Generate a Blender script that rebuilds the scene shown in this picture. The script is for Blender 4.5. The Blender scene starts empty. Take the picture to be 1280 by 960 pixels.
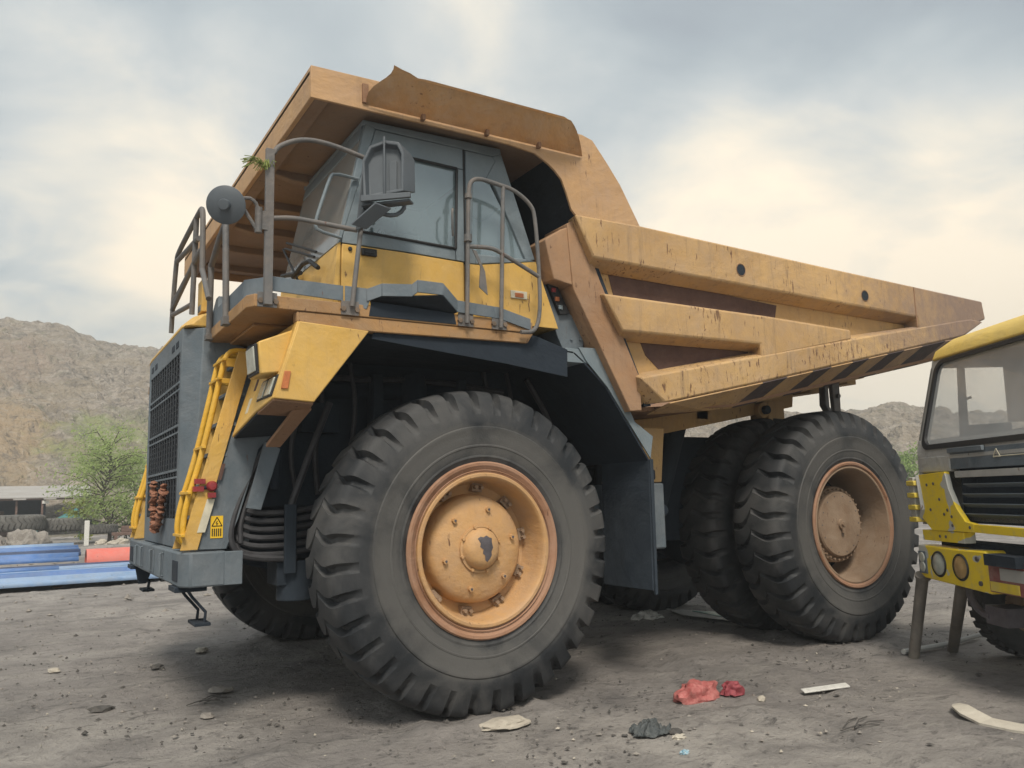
import bpy, bmesh, math, random
import numpy as np
from mathutils import Vector, Matrix
R = math.radians
rnd = random.Random(7)
scene = bpy.context.scene
HAZE = .0030
C = scene.collection

# ------------------------------------------------------------------ materials
def new_mat(name):
    m = bpy.data.materials.new(name); m.use_nodes = True
    nt = m.node_tree; b = nt.nodes['Principled BSDF']
    return m, nt, b
def N(nt, t, **kw):
    n = nt.nodes.new(t)
    for k, v in kw.items():
        if k in n.inputs: n.inputs[k].default_value = v
        else: setattr(n, k, v)
    return n
def noise_n(nt, vec, scale, detail=5, rough=.6, dist=0.):
    n = N(nt, 'ShaderNodeTexNoise'); n.inputs['Scale'].default_value = scale
    n.inputs['Detail'].default_value = detail; n.inputs['Roughness'].default_value = rough
    n.inputs['Distortion'].default_value = dist
    nt.links.new(vec, n.inputs['Vector']); return n.outputs['Fac']
def ramp(nt, fac, stops):
    r = N(nt, 'ShaderNodeValToRGB'); e = r.color_ramp.elements
    e[0].position, e[0].color = stops[0][0], (*stops[0][1], 1)
    e[1].position, e[1].color = stops[-1][0], (*stops[-1][1], 1)
    for p, c in stops[1:-1]:
        x = e.new(p); x.color = (*c, 1)
    nt.links.new(fac, r.inputs['Fac']); return r.outputs['Color']
def framp(nt, fac, a, b, lo=0., hi=1.):
    r = N(nt, 'ShaderNodeMapRange'); r.inputs[1].default_value = a; r.inputs[2].default_value = b
    r.inputs[3].default_value = lo; r.inputs[4].default_value = hi
    nt.links.new(fac, r.inputs[0]); return r.outputs[0]
def mixc(nt, fac, a, b, mode='MIX'):
    m = N(nt, 'ShaderNodeMix', data_type='RGBA', blend_type=mode)
    for s, v in ((0, fac), (6, a), (7, b)):
        if hasattr(v, 'is_linked') or hasattr(v, 'node'): nt.links.new(v, m.inputs[s])
        else: m.inputs[s].default_value = v if s == 0 else (*v, 1)
    return m.outputs[2]
def math_n(nt, op, a, b):
    m = N(nt, 'ShaderNodeMath', operation=op)
    for s, v in ((0, a), (1, b)):
        if hasattr(v, 'node'): nt.links.new(v, m.inputs[s])
        else: m.inputs[s].default_value = v
    return m.outputs[0]
def mapped(nt, scale=(1, 1, 1), loc=(0, 0, 0)):
    tc = N(nt, 'ShaderNodeTexCoord'); mp = N(nt, 'ShaderNodeMapping')
    mp.inputs['Scale'].default_value = scale; mp.inputs['Location'].default_value = loc
    nt.links.new(tc.outputs['Object'], mp.inputs['Vector']); return mp.outputs['Vector']
def bump(nt, b, h, strength, dist=.02):
    n = N(nt, 'ShaderNodeBump'); n.inputs['Strength'].default_value = strength; n.inputs['Distance'].default_value = dist
    nt.links.new(h, n.inputs['Height']); nt.links.new(n.outputs[0], b.inputs['Normal'])

def paint(name, col, rough=.5, dust=(.36, .29, .21), dust_amt=.5, rust=0., streak=.4, var=.25, metal=0., seed=0, tail=0.):
    m, nt, b = new_mat(name)
    v = mapped(nt, loc=(0, seed, 0))
    big = noise_n(nt, v, .9, 6, .62, .4)
    mid = noise_n(nt, v, 5., 8, .7)
    dark = tuple(c * (1 - var * k) for c, k in zip(col, (1.0, 1.15, 1.25)))
    c = mixc(nt, framp(nt, big, .35, .65), dark, col)
    d = math_n(nt, 'MULTIPLY', framp(nt, mid, .38, .68), dust_amt)
    c = mixc(nt, d, c, dust)
    if streak:
        vs = mapped(nt, (9, 9, .7), (seed, 0, 0))
        s = noise_n(nt, vs, 1.4, 7, .7)
        c = mixc(nt, math_n(nt, 'MULTIPLY', framp(nt, s, .54, .72), streak), c, tuple(x * .45 for x in dust))
    if rust:
        vr = mapped(nt, (1, 1, .22), (seed * 2, 5, 1))
        fr = noise_n(nt, vr, 30., 7, .66, .5); fr2 = noise_n(nt, v, 1.6, 3, .5)
        msk = framp(nt, math_n(nt, 'ADD', fr, math_n(nt, 'MULTIPLY', fr2, .35)), .86 - rust * .2, .90 - rust * .2)
        c = mixc(nt, math_n(nt, 'MULTIPLY', msk, .85), c, (.11, .05, .028))
    if tail:                                      # rust-brown dirt towards the tipping end
        sx = N(nt, 'ShaderNodeSeparateXYZ'); nt.links.new(v, sx.inputs[0])
        g = math_n(nt, 'ADD', framp(nt, sx.outputs[0], .1, 2.9), math_n(nt, 'MULTIPLY', math_n(nt, 'SUBTRACT', mid, .5), 1.2))
        c = mixc(nt, math_n(nt, 'MULTIPLY', framp(nt, g, .2, 1.0), tail), c, (.225, .16, .13))
    nt.links.new(c, b.inputs['Base Color'])
    nt.links.new(framp(nt, mid, .3, .7, rough, min(1, rough + .3)), b.inputs['Roughness'])
    b.inputs['Metallic'].default_value = metal
    bump(nt, b, math_n(nt, 'ADD', math_n(nt, 'MULTIPLY', big, 2.0), math_n(nt, 'MULTIPLY', mid, .12)), .6, .04)
    return m

def simple(name, col, rough=.6, metal=0., var=.3, scale=8., bmp=.1):
    m, nt, b = new_mat(name)
    v = mapped(nt); n = noise_n(nt, v, scale, 6, .65)
    c = mixc(nt, framp(nt, n, .35, .65), tuple(x * (1 - var) for x in col), tuple(min(1, x * (1 + var * .6)) for x in col))
    nt.links.new(c, b.inputs['Base Color']); b.inputs['Roughness'].default_value = rough
    b.inputs['Metallic'].default_value = metal
    if bmp: bump(nt, b, n, bmp, .02)
    return m

M = {}
M['cab_yellow'] = paint('cab_yellow', (.68, .42, .095), .42, (.52, .38, .20), .35, .08, .22, .15, seed=1)
M['body_tan'] = paint('body_tan', (.55, .35, .14), .6, (.40, .28, .18), .5, .18, .32, .22, seed=2)
M['rail_tan'] = paint('rail_tan', (.55, .35, .15), .62, (.40, .285, .19), .6, .32, .6, .25, seed=4, tail=.92)
M['worn_rail'] = paint('worn_rail', (.57, .37, .16), .62, (.42, .30, .20), .6, .55, .6, .25, seed=9, tail=.92)
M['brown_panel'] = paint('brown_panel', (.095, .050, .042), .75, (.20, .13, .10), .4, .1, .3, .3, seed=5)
M['brown_steel'] = paint('brown_steel', (.30, .165, .09), .7, (.26, .18, .12), .6, .25, .3, .3, seed=6)
M['canopy'] = paint('canopy', (.55, .34, .165), .62, (.42, .29, .20), .6, .08, .3, .2, seed=7)
M['canopy_lightened'] = paint('canopy_lightened', (.60, .41, .22), .7, (.52, .42, .32), .7, .08, .3, .2, seed=26)  # canopy paint lightened in colour to brighten the flap's shaded face
M['corner_tan'] = paint('corner_tan', (.42, .25, .135), .68, (.32, .22, .15), .6, .2, .35, .3, seed=27)
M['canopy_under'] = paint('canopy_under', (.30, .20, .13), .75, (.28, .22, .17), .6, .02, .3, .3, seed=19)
M['faded_black'] = paint('faded_black', (.045, .035, .04), .7, (.16, .11, .09), .5, 0, .3, .3, seed=20)
M['grille_dark'] = simple('grille_dark', (.028, .034, .042), .7)
M['deck_orange'] = paint('deck_orange', (.43, .24, .09), .6, (.32, .23, .15), .6, .22, .3, .3, seed=8)
M['grey_paint'] = paint('grey_paint', (.12, .155, .185), .5, (.24, .25, .26), .35, .02, .15, .2, seed=3)
M['cab_grey'] = paint('cab_grey', (.175, .225, .26), .5, (.27, .30, .31), .35, 0, .15, .2, seed=11)
M['rail_grey'] = paint('rail_grey', (.125, .13, .135), .5, (.25, .205, .17), .5, .16, .1, .25, seed=12)
M['black_steel'] = paint('black_steel', (.011, .020, .034), .85, (.030, .042, .055), .4, 0, .1, .3, seed=13)
M['dark_liner'] = paint('dark_liner', (.020, .031, .046), .85, (.045, .058, .072), .4, 0, .1, .3, seed=14)
M['tube_yellow'] = paint('tube_yellow', (.75, .43, .03), .4, (.45, .34, .15), .25, .03, .1, .15, seed=15)
M['rim_brown'] = paint('rim_brown', (.38, .205, .12), .6, (.38, .25, .18), .55, .12, .1, .3, seed=16)
M['rim_gold'] = paint('rim_gold', (.56, .33, .14), .55, (.40, .28, .19), .55, .14, .1, .25, seed=17)
M['hub_dusty'] = paint('hub_dusty', (.31, .215, .14), .7, (.34, .26, .19), .7, .2, .1, .3, seed=18)
M['bolt'] = simple('bolt_steel', (.17, .125, .09), .7, .1, .4)
M['grease'] = simple('grease', (.10, .09, .10), .4)
M['mirror_grey'] = simple('mirror_grey', (.085, .10, .115), .5, 0, .15, 3., .02)
M['mirror_glass'] = simple('mirror_glass', (.30, .36, .37), .12, 1.0, .02, 1., 0)
M['red'] = simple('red_plastic', (.28, .03, .035), .45)
M['orange'] = simple('orange_reflector', (.50, .16, .05), .35)
M['lens'] = simple('lamp_lens', (.50, .52, .46), .12, .2, .15, 12., .2)
M['rubber_seal'] = simple('rubber_seal', (.015, .016, .018), .6)
M['sticker'] = simple('sticker_yellow', (.80, .50, .02), .5, 0, .05)
M['sticker_black'] = simple('sticker_black', (.01, .01, .01), .5)
M['white_label'] = simple('white_label', (.62, .58, .45), .6, 0, .15)
M['bounce_headliner'] = simple('bounce_headliner', (.62, .66, .67), .9, 0, .06)
M['interior'] = simple('cab_interior', (.06, .065, .07), .8)
M['hose'] = simple('hose_rubber', (.045, .045, .05), .6)

def glass(name, tint, dust, fac):  # dust is the diffuse film colour; it also paints in pale reflections
    m, nt, b = new_mat(name)
    out = nt.nodes['Material Output']; nt.nodes.remove(b)
    tr = N(nt, 'ShaderNodeBsdfTransparent'); tr.inputs[0].default_value = (*tint, 1)
    df = N(nt, 'ShaderNodeBsdfDiffuse'); df.inputs[0].default_value = (*dust, 1)
    gl = N(nt, 'ShaderNodeBsdfGlossy'); gl.inputs['Roughness'].default_value = .05
    v = mapped(nt); n = noise_n(nt, v, 1.2, 2, .5)
    m1 = N(nt, 'ShaderNodeMixShader'); nt.links.new(framp(nt, n, .3, .7, fac * .75, fac * 1.2), m1.inputs[0])
    nt.links.new(tr.outputs[0], m1.inputs[1]); nt.links.new(df.outputs[0], m1.inputs[2])
    lw = N(nt, 'ShaderNodeLayerWeight'); lw.inputs[0].default_value = .5; p4 = math_n(nt, 'POWER', lw.outputs['Facing'], 4.); fv = math_n(nt, 'MULTIPLY_ADD', p4, .7); fv.node.inputs[2].default_value = .13 if 'tint' in name else .06
    m2 = N(nt, 'ShaderNodeMixShader'); nt.links.new(fv, m2.inputs[0])
    nt.links.new(m1.outputs[0], m2.inputs[1]); nt.links.new(gl.outputs[0], m2.inputs[2])
    nt.links.new(m2.outputs[0], out.inputs[0]); return m
M['glass'] = glass('dusty_tinted_glass', (.74, .84, .88), (.42, .52, .56), .30)
M['windscreen'] = glass('dusty_windscreen', (.6, .65, .65), (.42, .42, .40), .6)
M['pale_sheen_glass'] = glass('pale_sheen_glass', (.86, .88, .88), (.54, .56, .57), .48)  # pale diffuse film stands in for reflections on the second truck's windscreen

def tyre_mat():
    m, nt, b = new_mat('dusty_rubber')
    v = mapped(nt); big = noise_n(nt, v, 1.6, 7, .65, .5); fine = noise_n(nt, v, 14., 8, .7)
    # dust that settles in concentric bands on the sidewall
    sx = N(nt, 'ShaderNodeSeparateXYZ'); nt.links.new(v, sx.inputs[0])
    r2 = math_n(nt, 'ADD', math_n(nt, 'MULTIPLY', sx.outputs[0], sx.outputs[0]), math_n(nt, 'MULTIPLY', sx.outputs[2], sx.outputs[2]))
    rr = math_n(nt, 'SQRT', r2, 0)
    band = math_n(nt, 'MULTIPLY', framp(nt, rr, .70, .82), framp(nt, rr, 1.06, .99))
    c = mixc(nt, framp(nt, big, .40, .60), (.013, .016, .020), (.050, .051, .053))
    c = mixc(nt, math_n(nt, 'MULTIPLY', framp(nt, math_n(nt, 'ADD', math_n(nt, 'MULTIPLY', band, .30), big), .50, .82), .8), c, (.10, .097, .092))
    c = mixc(nt, framp(nt, fine, .60, .78, 0, .4), c, (.11, .105, .095))
    nt.links.new(c, b.inputs['Base Color'])
    nt.links.new(framp(nt, big, .3, .7, .55, .85), b.inputs['Roughness'])
    bump(nt, b, fine, .35, .012)
    return m
M['tyre'] = tyre_mat()

# ------------------------------------------------------------------ mesh helpers
def clusters(bm):
    """split a bmesh into groups of pieces whose boxes touch"""
    bm.verts.index_update(); seen = set(); isl = []
    for v in bm.verts:
        if v.index in seen: continue
        st = [v]; seen.add(v.index); vs = []
        while st:
            a = st.pop(); vs.append(a)
            for e in a.link_edges:
                b = e.other_vert(a)
                if b.index not in seen: seen.add(b.index); st.append(b)
        xs = [q.co for q in vs]; lo = [min(c[i] for c in xs) - .006 for i in range(3)]; hi = [max(c[i] for c in xs) + .006 for i in range(3)]
        isl.append((vs, lo, hi))
    par = list(range(len(isl)))
    def fd(i):
        while par[i] != i: i = par[i]
        return i
    for i in range(len(isl)):
        for j in range(i):
            if all(isl[i][1][k] <= isl[j][2][k] and isl[j][1][k] <= isl[i][2][k] for k in range(3)): par[fd(i)] = fd(j)
    g = {}
    for i in range(len(isl)): g.setdefault(fd(i), []).extend(v.index for v in isl[i][0])
    return list(g.values())
def obj(name, bm, mats, parent=None, split=True, **kw):
    if split and parent is not None and kw.get('loc') is None:
        cl = clusters(bm)
        if 1 < len(cl) <= 24:
            first = None
            for c in cl:
                b2 = bm.copy(); b2.verts.ensure_lookup_table(); keep = set(c)
                bmesh.ops.delete(b2, geom=[v for v in b2.verts if v.index not in keep], context='VERTS')
                o = obj1(name, b2, mats, parent, **kw); first = first or o
            bm.free(); return first
    return obj1(name, bm, mats, parent, **kw)
def obj1(name, bm, mats, parent=None, bevel=0., smooth=False, angle=35, loc=None):
    """link bm as ONE mesh object; its vertices are in world coordinates (or the parent's, if the parent says so)"""
    me = bpy.data.meshes.new(name)
    bmesh.ops.recalc_face_normals(bm, faces=bm.faces[:])
    bm.to_mesh(me); bm.free()
    for m in (mats if isinstance(mats, (list, tuple)) else [mats]):
        me.materials.append(M[m] if isinstance(m, str) else m)
    o = bpy.data.objects.new(name, me); C.objects.link(o)
    off = world_of(parent) if parent else Vector((0, 0, 0))
    if parent and parent.get('_local'): off = Vector((0, 0, 0))
    if loc is not None:
        me.transform(Matrix.Translation(-Vector(loc))); o.location = Vector(loc) - off
    else:
        if off.length: me.transform(Matrix.Translation(-off))
    if parent:
        o.parent = parent
        if parent.get('_local'): o['_local'] = 1
    if smooth:
        me.polygons.foreach_set('use_smooth', [True] * len(me.polygons)); me.set_sharp_from_angle(angle=R(angle))
    if bevel:
        b = o.modifiers.new('edge', 'BEVEL'); b.width = bevel; b.segments = 2; b.limit_method = 'ANGLE'; b.angle_limit = R(40)
        b.harden_normals = False
        me.polygons.foreach_set('use_smooth', [True] * len(me.polygons)); me.set_sharp_from_angle(angle=R(40))
    return o
def world_of(o):
    v = Vector((0, 0, 0))
    while o: v += o.location; o = o.parent
    return v
def tag(o, label=None, cat=None, group=None, kind=None):
    if label: o['label'] = label
    if cat: o['category'] = cat
    if group: o['group'] = group
    if kind: o['kind'] = kind
    return o
def empty(name, loc, parent=None, rz=0):
    o = bpy.data.objects.new(name, None); C.objects.link(o); o.empty_display_size = .3
    o.location = Vector(loc) - (world_of(parent) if parent else Vector((0, 0, 0))); o.rotation_euler.z = rz
    if parent: o.parent = parent
    return o
def B(): return bmesh.new()
def faces_of(bm, verts, faces, mi=0):
    vs = [bm.verts.new(v) for v in verts]
    for f in faces:
        try:
            fc = bm.faces.new([vs[i] for i in f]); fc.material_index = mi
        except ValueError: pass
    return vs
def box(bm, x0, x1, y0, y1, z0, z1, mi=0, mat=None):
    vs = [(x, y, z) for z in (z0, z1) for y in (y0, y1) for x in (x0, x1)]
    if mat is not None: vs = [mat @ Vector(v) for v in vs]
    faces_of(bm, vs, [(0, 1, 3, 2), (4, 6, 7, 5), (0, 4, 5, 1), (2, 3, 7, 6), (0, 2, 6, 4), (1, 5, 7, 3)], mi)
def loft(bm, A, Bq, mi=0):
    n = len(A); vs = [bm.verts.new(v) for v in list(A) + list(Bq)]
    bm.faces.new(vs[:n]).material_index = mi; bm.faces.new(vs[n:][::-1]).material_index = mi
    for i in range(n):
        j = (i + 1) % n
        bm.faces.new((vs[i], vs[n + i], vs[n + j], vs[j])).material_index = mi
def prism(bm, poly, y0, y1, mi=0):      # polygon in XZ extruded along y
    loft(bm, [(x, y0, z) for x, z in poly], [(x, y1, z) for x, z in poly], mi)
def plate(bm, pts, t, mi=0):            # 3-D polygon given thickness t along its normal
    P = [Vector(p) for p in pts]; n = Vector((0, 0, 0))
    for i in range(len(P)): n += (P[i] - P[0]).cross(P[(i + 1) % len(P)] - P[0])
    n.normalize()
    loft(bm, [p - n * t / 2 for p in P], [p + n * t / 2 for p in P], mi)
def tube(bm, pts, r, seg=10, mi=0, cap=True, smooth_pts=0):
    P = [Vector(p) for p in pts]
    for _ in range(smooth_pts):         # corner cutting
        Q = [P[0]]
        for a, b in zip(P[:-1], P[1:]): Q += [a.lerp(b, .25), a.lerp(b, .75)]
        P = Q + [P[-1]]
    rings = []; up = None
    rs = r if isinstance(r, (list, tuple)) else [r] * len(P)
    if len(rs) != len(P): rs = [rs[0] + (rs[-1] - rs[0]) * i / (len(P) - 1) for i in range(len(P))]
    for i, p in enumerate(P):
        t = (P[min(i + 1, len(P) - 1)] - P[max(i - 1, 0)]).normalized()
        if up is None:
            up = Vector((0, 0, 1)) if abs(t.z) < .9 else Vector((1, 0, 0))
        s = t.cross(up).normalized(); up = s.cross(t).normalized()
        rings.append([bm.verts.new(p + rs[i] * (math.cos(a) * s + math.sin(a) * up)) for a in [2 * math.pi * k / seg for k in range(seg)]])
    for a, b in zip(rings[:-1], rings[1:]):
        for k in range(seg): bm.faces.new((a[k], a[(k + 1) % seg], b[(k + 1) % seg], b[k])).material_index = mi
    if cap: bm.faces.new(rings[0][::-1]).material_index = mi; bm.faces.new(rings[-1]).material_index = mi
def lathe(bm, prof, cx=0, cy=0, cz=0, seg=72, mi=0):   # profile (r, y) turned round the y axis
    rings = []
    for r, y in prof:
        if r < 1e-4: rings.append([bm.verts.new((cx, cy + y, cz))])
        else: rings.append([bm.verts.new((cx + r * math.cos(a), cy + y, cz + r * math.sin(a))) for a in [2 * math.pi * k / seg for k in range(seg)]])
    for a, b in zip(rings[:-1], rings[1:]):
        for k in range(seg):
            k2 = (k + 1) % seg
            if len(a) == 1 and len(b) == 1: continue
            if len(a) == 1: f = (a[0], b[k2], b[k])
            elif len(b) == 1: f = (a[k], a[k2], b[0])
            else: f = (a[k], a[k2], b[k2], b[k])
            bm.faces.new(f).material_index = mi
def cyl(bm, p0, p1, r, seg=14, mi=0): tube(bm, [p0, p1], r, seg, mi)
def mir(pts): return [(x, 5.2 - y, z) for x, y, z in pts]

# numpy value noise for terrain and stones
def vnoise(x, y, seed=0):
    xi, yi = np.floor(x).astype(np.int64), np.floor(y).astype(np.int64); fx, fy = x - xi, y - yi
    fx, fy = fx * fx * (3 - 2 * fx), fy * fy * (3 - 2 * fy)
    def h(a, b):
        n = (a * 374761393 + b * 668265263 + seed * 1442695041) & 0x7fffffff
        n = ((n ^ (n >> 13)) * 1274126177) & 0x7fffffff
        return ((n ^ (n >> 16)) & 0xffff) / 65535.
    return (h(xi, yi) * (1 - fx) + h(xi + 1, yi) * fx) * (1 - fy) + (h(xi, yi + 1) * (1 - fx) + h(xi + 1, yi + 1) * fx) * fy
def fbm(x, y, o=5, seed=0, g=.5):
    s = np.zeros_like(x); a = 1.; t = 0
    for k in range(o):
        s += a * vnoise(x * 2 ** k + k * 17.3, y * 2 ** k - k * 9.1, seed + k); t += a; a *= g
    return s / t
def worley(x, y, seed=0):
    xi, yi = np.floor(x), np.floor(y); best = np.full_like(x, 9.); hid = np.zeros_like(x)
    for dx in (-1, 0, 1):
        for dy in (-1, 0, 1):
            cx, cy = xi + dx, yi + dy
            px = cx + vnoise(cx * 1.0 + .0, cy + .0, seed + 3); py = cy + vnoise(cx, cy, seed + 8)
            d = (px - x) ** 2 + (py - y) ** 2; hh = vnoise(cx, cy, seed + 5)
            hid = np.where(d < best, hh, hid); best = np.minimum(best, d)
    return np.sqrt(best), hid
def grid_obj(name, X, Y, Z, mat, smooth=True):
    n, m = X.shape
    me = bpy.data.meshes.new(name)
    co = np.stack([X, Y, Z], -1).reshape(-1, 3)
    i = np.arange(n * m).reshape(n, m)
    q = np.stack([i[:-1, :-1], i[1:, :-1], i[1:, 1:], i[:-1, 1:]], -1).reshape(-1, 4)
    me.vertices.add(n * m); me.vertices.foreach_set('co', co.ravel())
    me.loops.add(q.size); me.loops.foreach_set('vertex_index', q.ravel().astype(np.int32))
    me.polygons.add(len(q)); me.polygons.foreach_set('loop_start', np.arange(0, q.size, 4, dtype=np.int32))
    me.update(calc_edges=True); me.validate()
    me.polygons.foreach_set('use_smooth', [smooth] * len(q))
    me.materials.append(mat)
    o = bpy.data.objects.new(name, me); C.objects.link(o); return o

#MARK_SETTING
# ------------------------------------------------------------------ setting: ground, hills, sky
def ground_mat():
    m, nt, b = new_mat('dusty_ground')
    v = mapped(nt)
    big = noise_n(nt, v, .22, 6, .6, .3); mid = noise_n(nt, v, 1.3, 8, .65, .4); fine = noise_n(nt, v, 9., 9, .7); grit = noise_n(nt, v, 55., 6, .75)
    va = mapped(nt, (.5, 1.7, 1)); tr = noise_n(nt, va, 1.1, 7, .65, .6)
    c = ramp(nt, big, [(.34, (.235, .217, .205)), (.5, (.33, .306, .288)), (.64, (.455, .425, .392))])
    c = mixc(nt, framp(nt, mid, .44, .70, 0, .75), c, (.15, .142, .138))
    c = mixc(nt, framp(nt, tr, .52, .66, 0, .5), c, (.38, .355, .325))
    c = mixc(nt, framp(nt, fine, .55, .70, 0, .8), c, (.10, .095, .092))
    c = mixc(nt, framp(nt, grit, .60, .72, 0, .5), c, (.46, .43, .39))
    c = mixc(nt, framp(nt, grit, .40, .30, 0, .5), c, (.10, .095, .09))
    vf = mapped(nt, (.45, 1.3, 1)); fl = noise_n(nt, vf, 5.5, 8, .75, .8); msk = noise_n(nt, v, .8, 3, .5)
    c = mixc(nt, math_n(nt, 'MULTIPLY', framp(nt, fl, .56, .64), framp(nt, msk, .40, .62, .15, .85)), c, (.085, .082, .08))
    lt = noise_n(nt, vf, 2.2, 8, .72, .6); c = mixc(nt, framp(nt, lt, .60, .70, 0, .6), c, (.46, .43, .39))
    nt.links.new(c, b.inputs['Base Color']); b.inputs['Roughness'].default_value = .95
    b.inputs['Specular IOR Level'].default_value = .2
    h = math_n(nt, 'ADD', math_n(nt, 'ADD', math_n(nt, 'MULTIPLY', mid, 1.2), math_n(nt, 'MULTIPLY', fine, .8)), math_n(nt, 'MULTIPLY', grit, .3))
    bump(nt, b, h, 1., .07)
    return m
def build_ground():
    n = 520
    t = np.linspace(-1, 1, n); s = np.sinh(t * 6.2) / np.sinh(6.2) * 420
    X, Y = np.meshgrid(s + 0.5, s + 1.0, indexing='ij')
    near = np.exp(-((X) ** 2 + (Y) ** 2) / 60 ** 2)
    Z = (fbm(X * .8, Y * .8, 6, 3) - .5) * .07 + (fbm(X * 5, Y * 5, 4, 9) - .5) * .032 * near
    Z += np.clip(fbm(X * 1.7, Y * 1.7, 4, 21) - .62, 0, 1) * .25
    # compacted flat under the wheels
    for wx, wy in ((0, .4), (0, 4.8), (5, .9), (5, 4.3), (5.6, -1.4)):
        Z *= 1 - .85 * np.exp(-(((X - wx) / .9) ** 2 + ((Y - wy) / 1.0) ** 2))
    Z -= .012
    for wx, wy in ((0, .37), (0, 4.83), (4.98, .5), (4.98, 1.34), (4.98, 4.7), (4.98, 3.86)):   # dirt squeezed up round the tyre feet
        dx = np.abs(X - wx) / .52; dy = np.abs(Y - wy) / .52; d_ = np.maximum(dx, dy)
        Z += .045 * np.exp(-((d_ - 1.) / .22) ** 2) * (.4 + fbm(X * 6, Y * 6, 3, 77))
    o = grid_obj('ground', X, Y, Z, ground_mat()); tag(o, kind='structure')
build_ground()

def hill_mat():
    m, nt, b = new_mat('rubble_hill')
    v = mapped(nt)
    vo = N(nt, 'ShaderNodeTexVoronoi'); vo.inputs['Scale'].default_value = .95; vo.inputs['Randomness'].default_value = 1
    wob = N(nt, 'ShaderNodeMix', data_type='VECTOR'); 
    nn = N(nt, 'ShaderNodeTexNoise'); nn.inputs['Scale'].default_value = 1.2; nt.links.new(v, nn.inputs['Vector'])
    wob.inputs[0].default_value = .35; nt.links.new(v, wob.inputs[4]); 
    add = N(nt, 'ShaderNodeVectorMath', operation='MULTIPLY_ADD'); add.inputs[1].default_value = (1.6, 1.6, 1.6)
    nt.links.new(nn.outputs['Color'], add.inputs[0]); nt.links.new(v, add.inputs[2]); nt.links.new(add.outputs[0], vo.inputs['Vector'])
    vo2 = N(nt, 'ShaderNodeTexVoronoi'); vo2.inputs['Scale'].default_value = 2.6; nt.links.new(add.outputs[0], vo2.inputs['Vector'])
    sp = N(nt, 'ShaderNodeSeparateColor'); nt.links.new(vo.outputs['Color'], sp.inputs[0])
    sp2 = N(nt, 'ShaderNodeSeparateColor'); nt.links.new(vo2.outputs['Color'], sp2.inputs[0])
    big = noise_n(nt, v, .055, 5, .6, .5); mid = noise_n(nt, v, .3, 8, .65, .3)
    c = ramp(nt, sp.outputs[0], [(0, (.26, .235, .20)), (.4, (.32, .29, .25)), (.8, (.38, .345, .30)), (1, (.46, .42, .37))])
    c = mixc(nt, framp(nt, big, .4, .6, .25, .6), c, ramp(nt, sp2.outputs[0], [(0, (.15, .14, .13)), (.5, (.33, .30, .27)), (1, (.55, .52, .48))]))
    # dry grass / brown soil low on the slope, thin green cover
    sx = N(nt, 'ShaderNodeSeparateXYZ'); nt.links.new(v, sx.inputs[0])
    def blob(cx, cy, cz, rx, rz, soft=.5):
        dx = math_n(nt, 'DIVIDE', math_n(nt, 'SUBTRACT', sx.outputs[0], cx), rx)
        dz = math_n(nt, 'DIVIDE', math_n(nt, 'SUBTRACT', sx.outputs[2], cz), rz)
        d = math_n(nt, 'SQRT', math_n(nt, 'ADD', math_n(nt, 'MULTIPLY', dx, dx), math_n(nt, 'MULTIPLY', dz, dz)), 0)
        dy = framp(nt, sx.outputs[1], cy - 12, cy, 0, 1)
        d = math_n(nt, 'ADD', d, math_n(nt, 'MULTIPLY', math_n(nt, 'SUBTRACT', mid, .5), 2.4))
        return math_n(nt, 'MULTIPLY', framp(nt, d, 1.1, .6), dy)
    c = mixc(nt, math_n(nt, 'MULTIPLY', blob(-8.5, 66, 7.0, 9.5, 7.0), .9), c, (.42, .33, .22))
    c = mixc(nt, math_n(nt, 'MULTIPLY', blob(-8, 85, 18, 9, 5.5), .75), c, (.35, .285, .235))
    c = mixc(nt, math_n(nt, 'MULTIPLY', blob(3.5, 66, 7, 5.5, 4), .75), c, (.28, .35, .14))
    c = mixc(nt, math_n(nt, 'MULTIPLY', blob(-9, 80, 14, 3.0, 1.5), .7), c, (.13, .19, .075))
    soil = noise_n(nt, v, .11, 7, .62, 1.2)
    c = mixc(nt, framp(nt, soil, .47, .60, 0, .75), c, (.33, .29, .225))
    c = mixc(nt, framp(nt, soil, .46, .36, 0, .5), c, (.22, .225, .15))
    scr = noise_n(nt, v, .8, 6, .7); c = mixc(nt, framp(nt, scr, .60, .68, 0, .6), c, (.17, .19, .10))
    c = mixc(nt, 1., c, (.80, .76, .72), 'MULTIPLY')
    rk = noise_n(nt, v, .55, 9, .78, .4); c = mixc(nt, framp(nt, rk, .53, .62, 0, .7), c, (.13, .115, .10)); c = mixc(nt, framp(nt, rk, .44, .36, 0, .6), c, (.42, .38, .33))
    nt.links.new(c, b.inputs['Base Color']); b.inputs['Roughness'].default_value = 1
    h = math_n(nt, 'ADD', math_n(nt, 'MULTIPLY', vo.outputs[0], -1.), math_n(nt, 'MULTIPLY', vo2.outputs[0], -.7))
    bump(nt, b, math_n(nt, 'ADD', math_n(nt, 'MULTIPLY', h, .5), math_n(nt, 'MULTIPLY', mid, 2.)), .8, .5)
    return m
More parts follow.
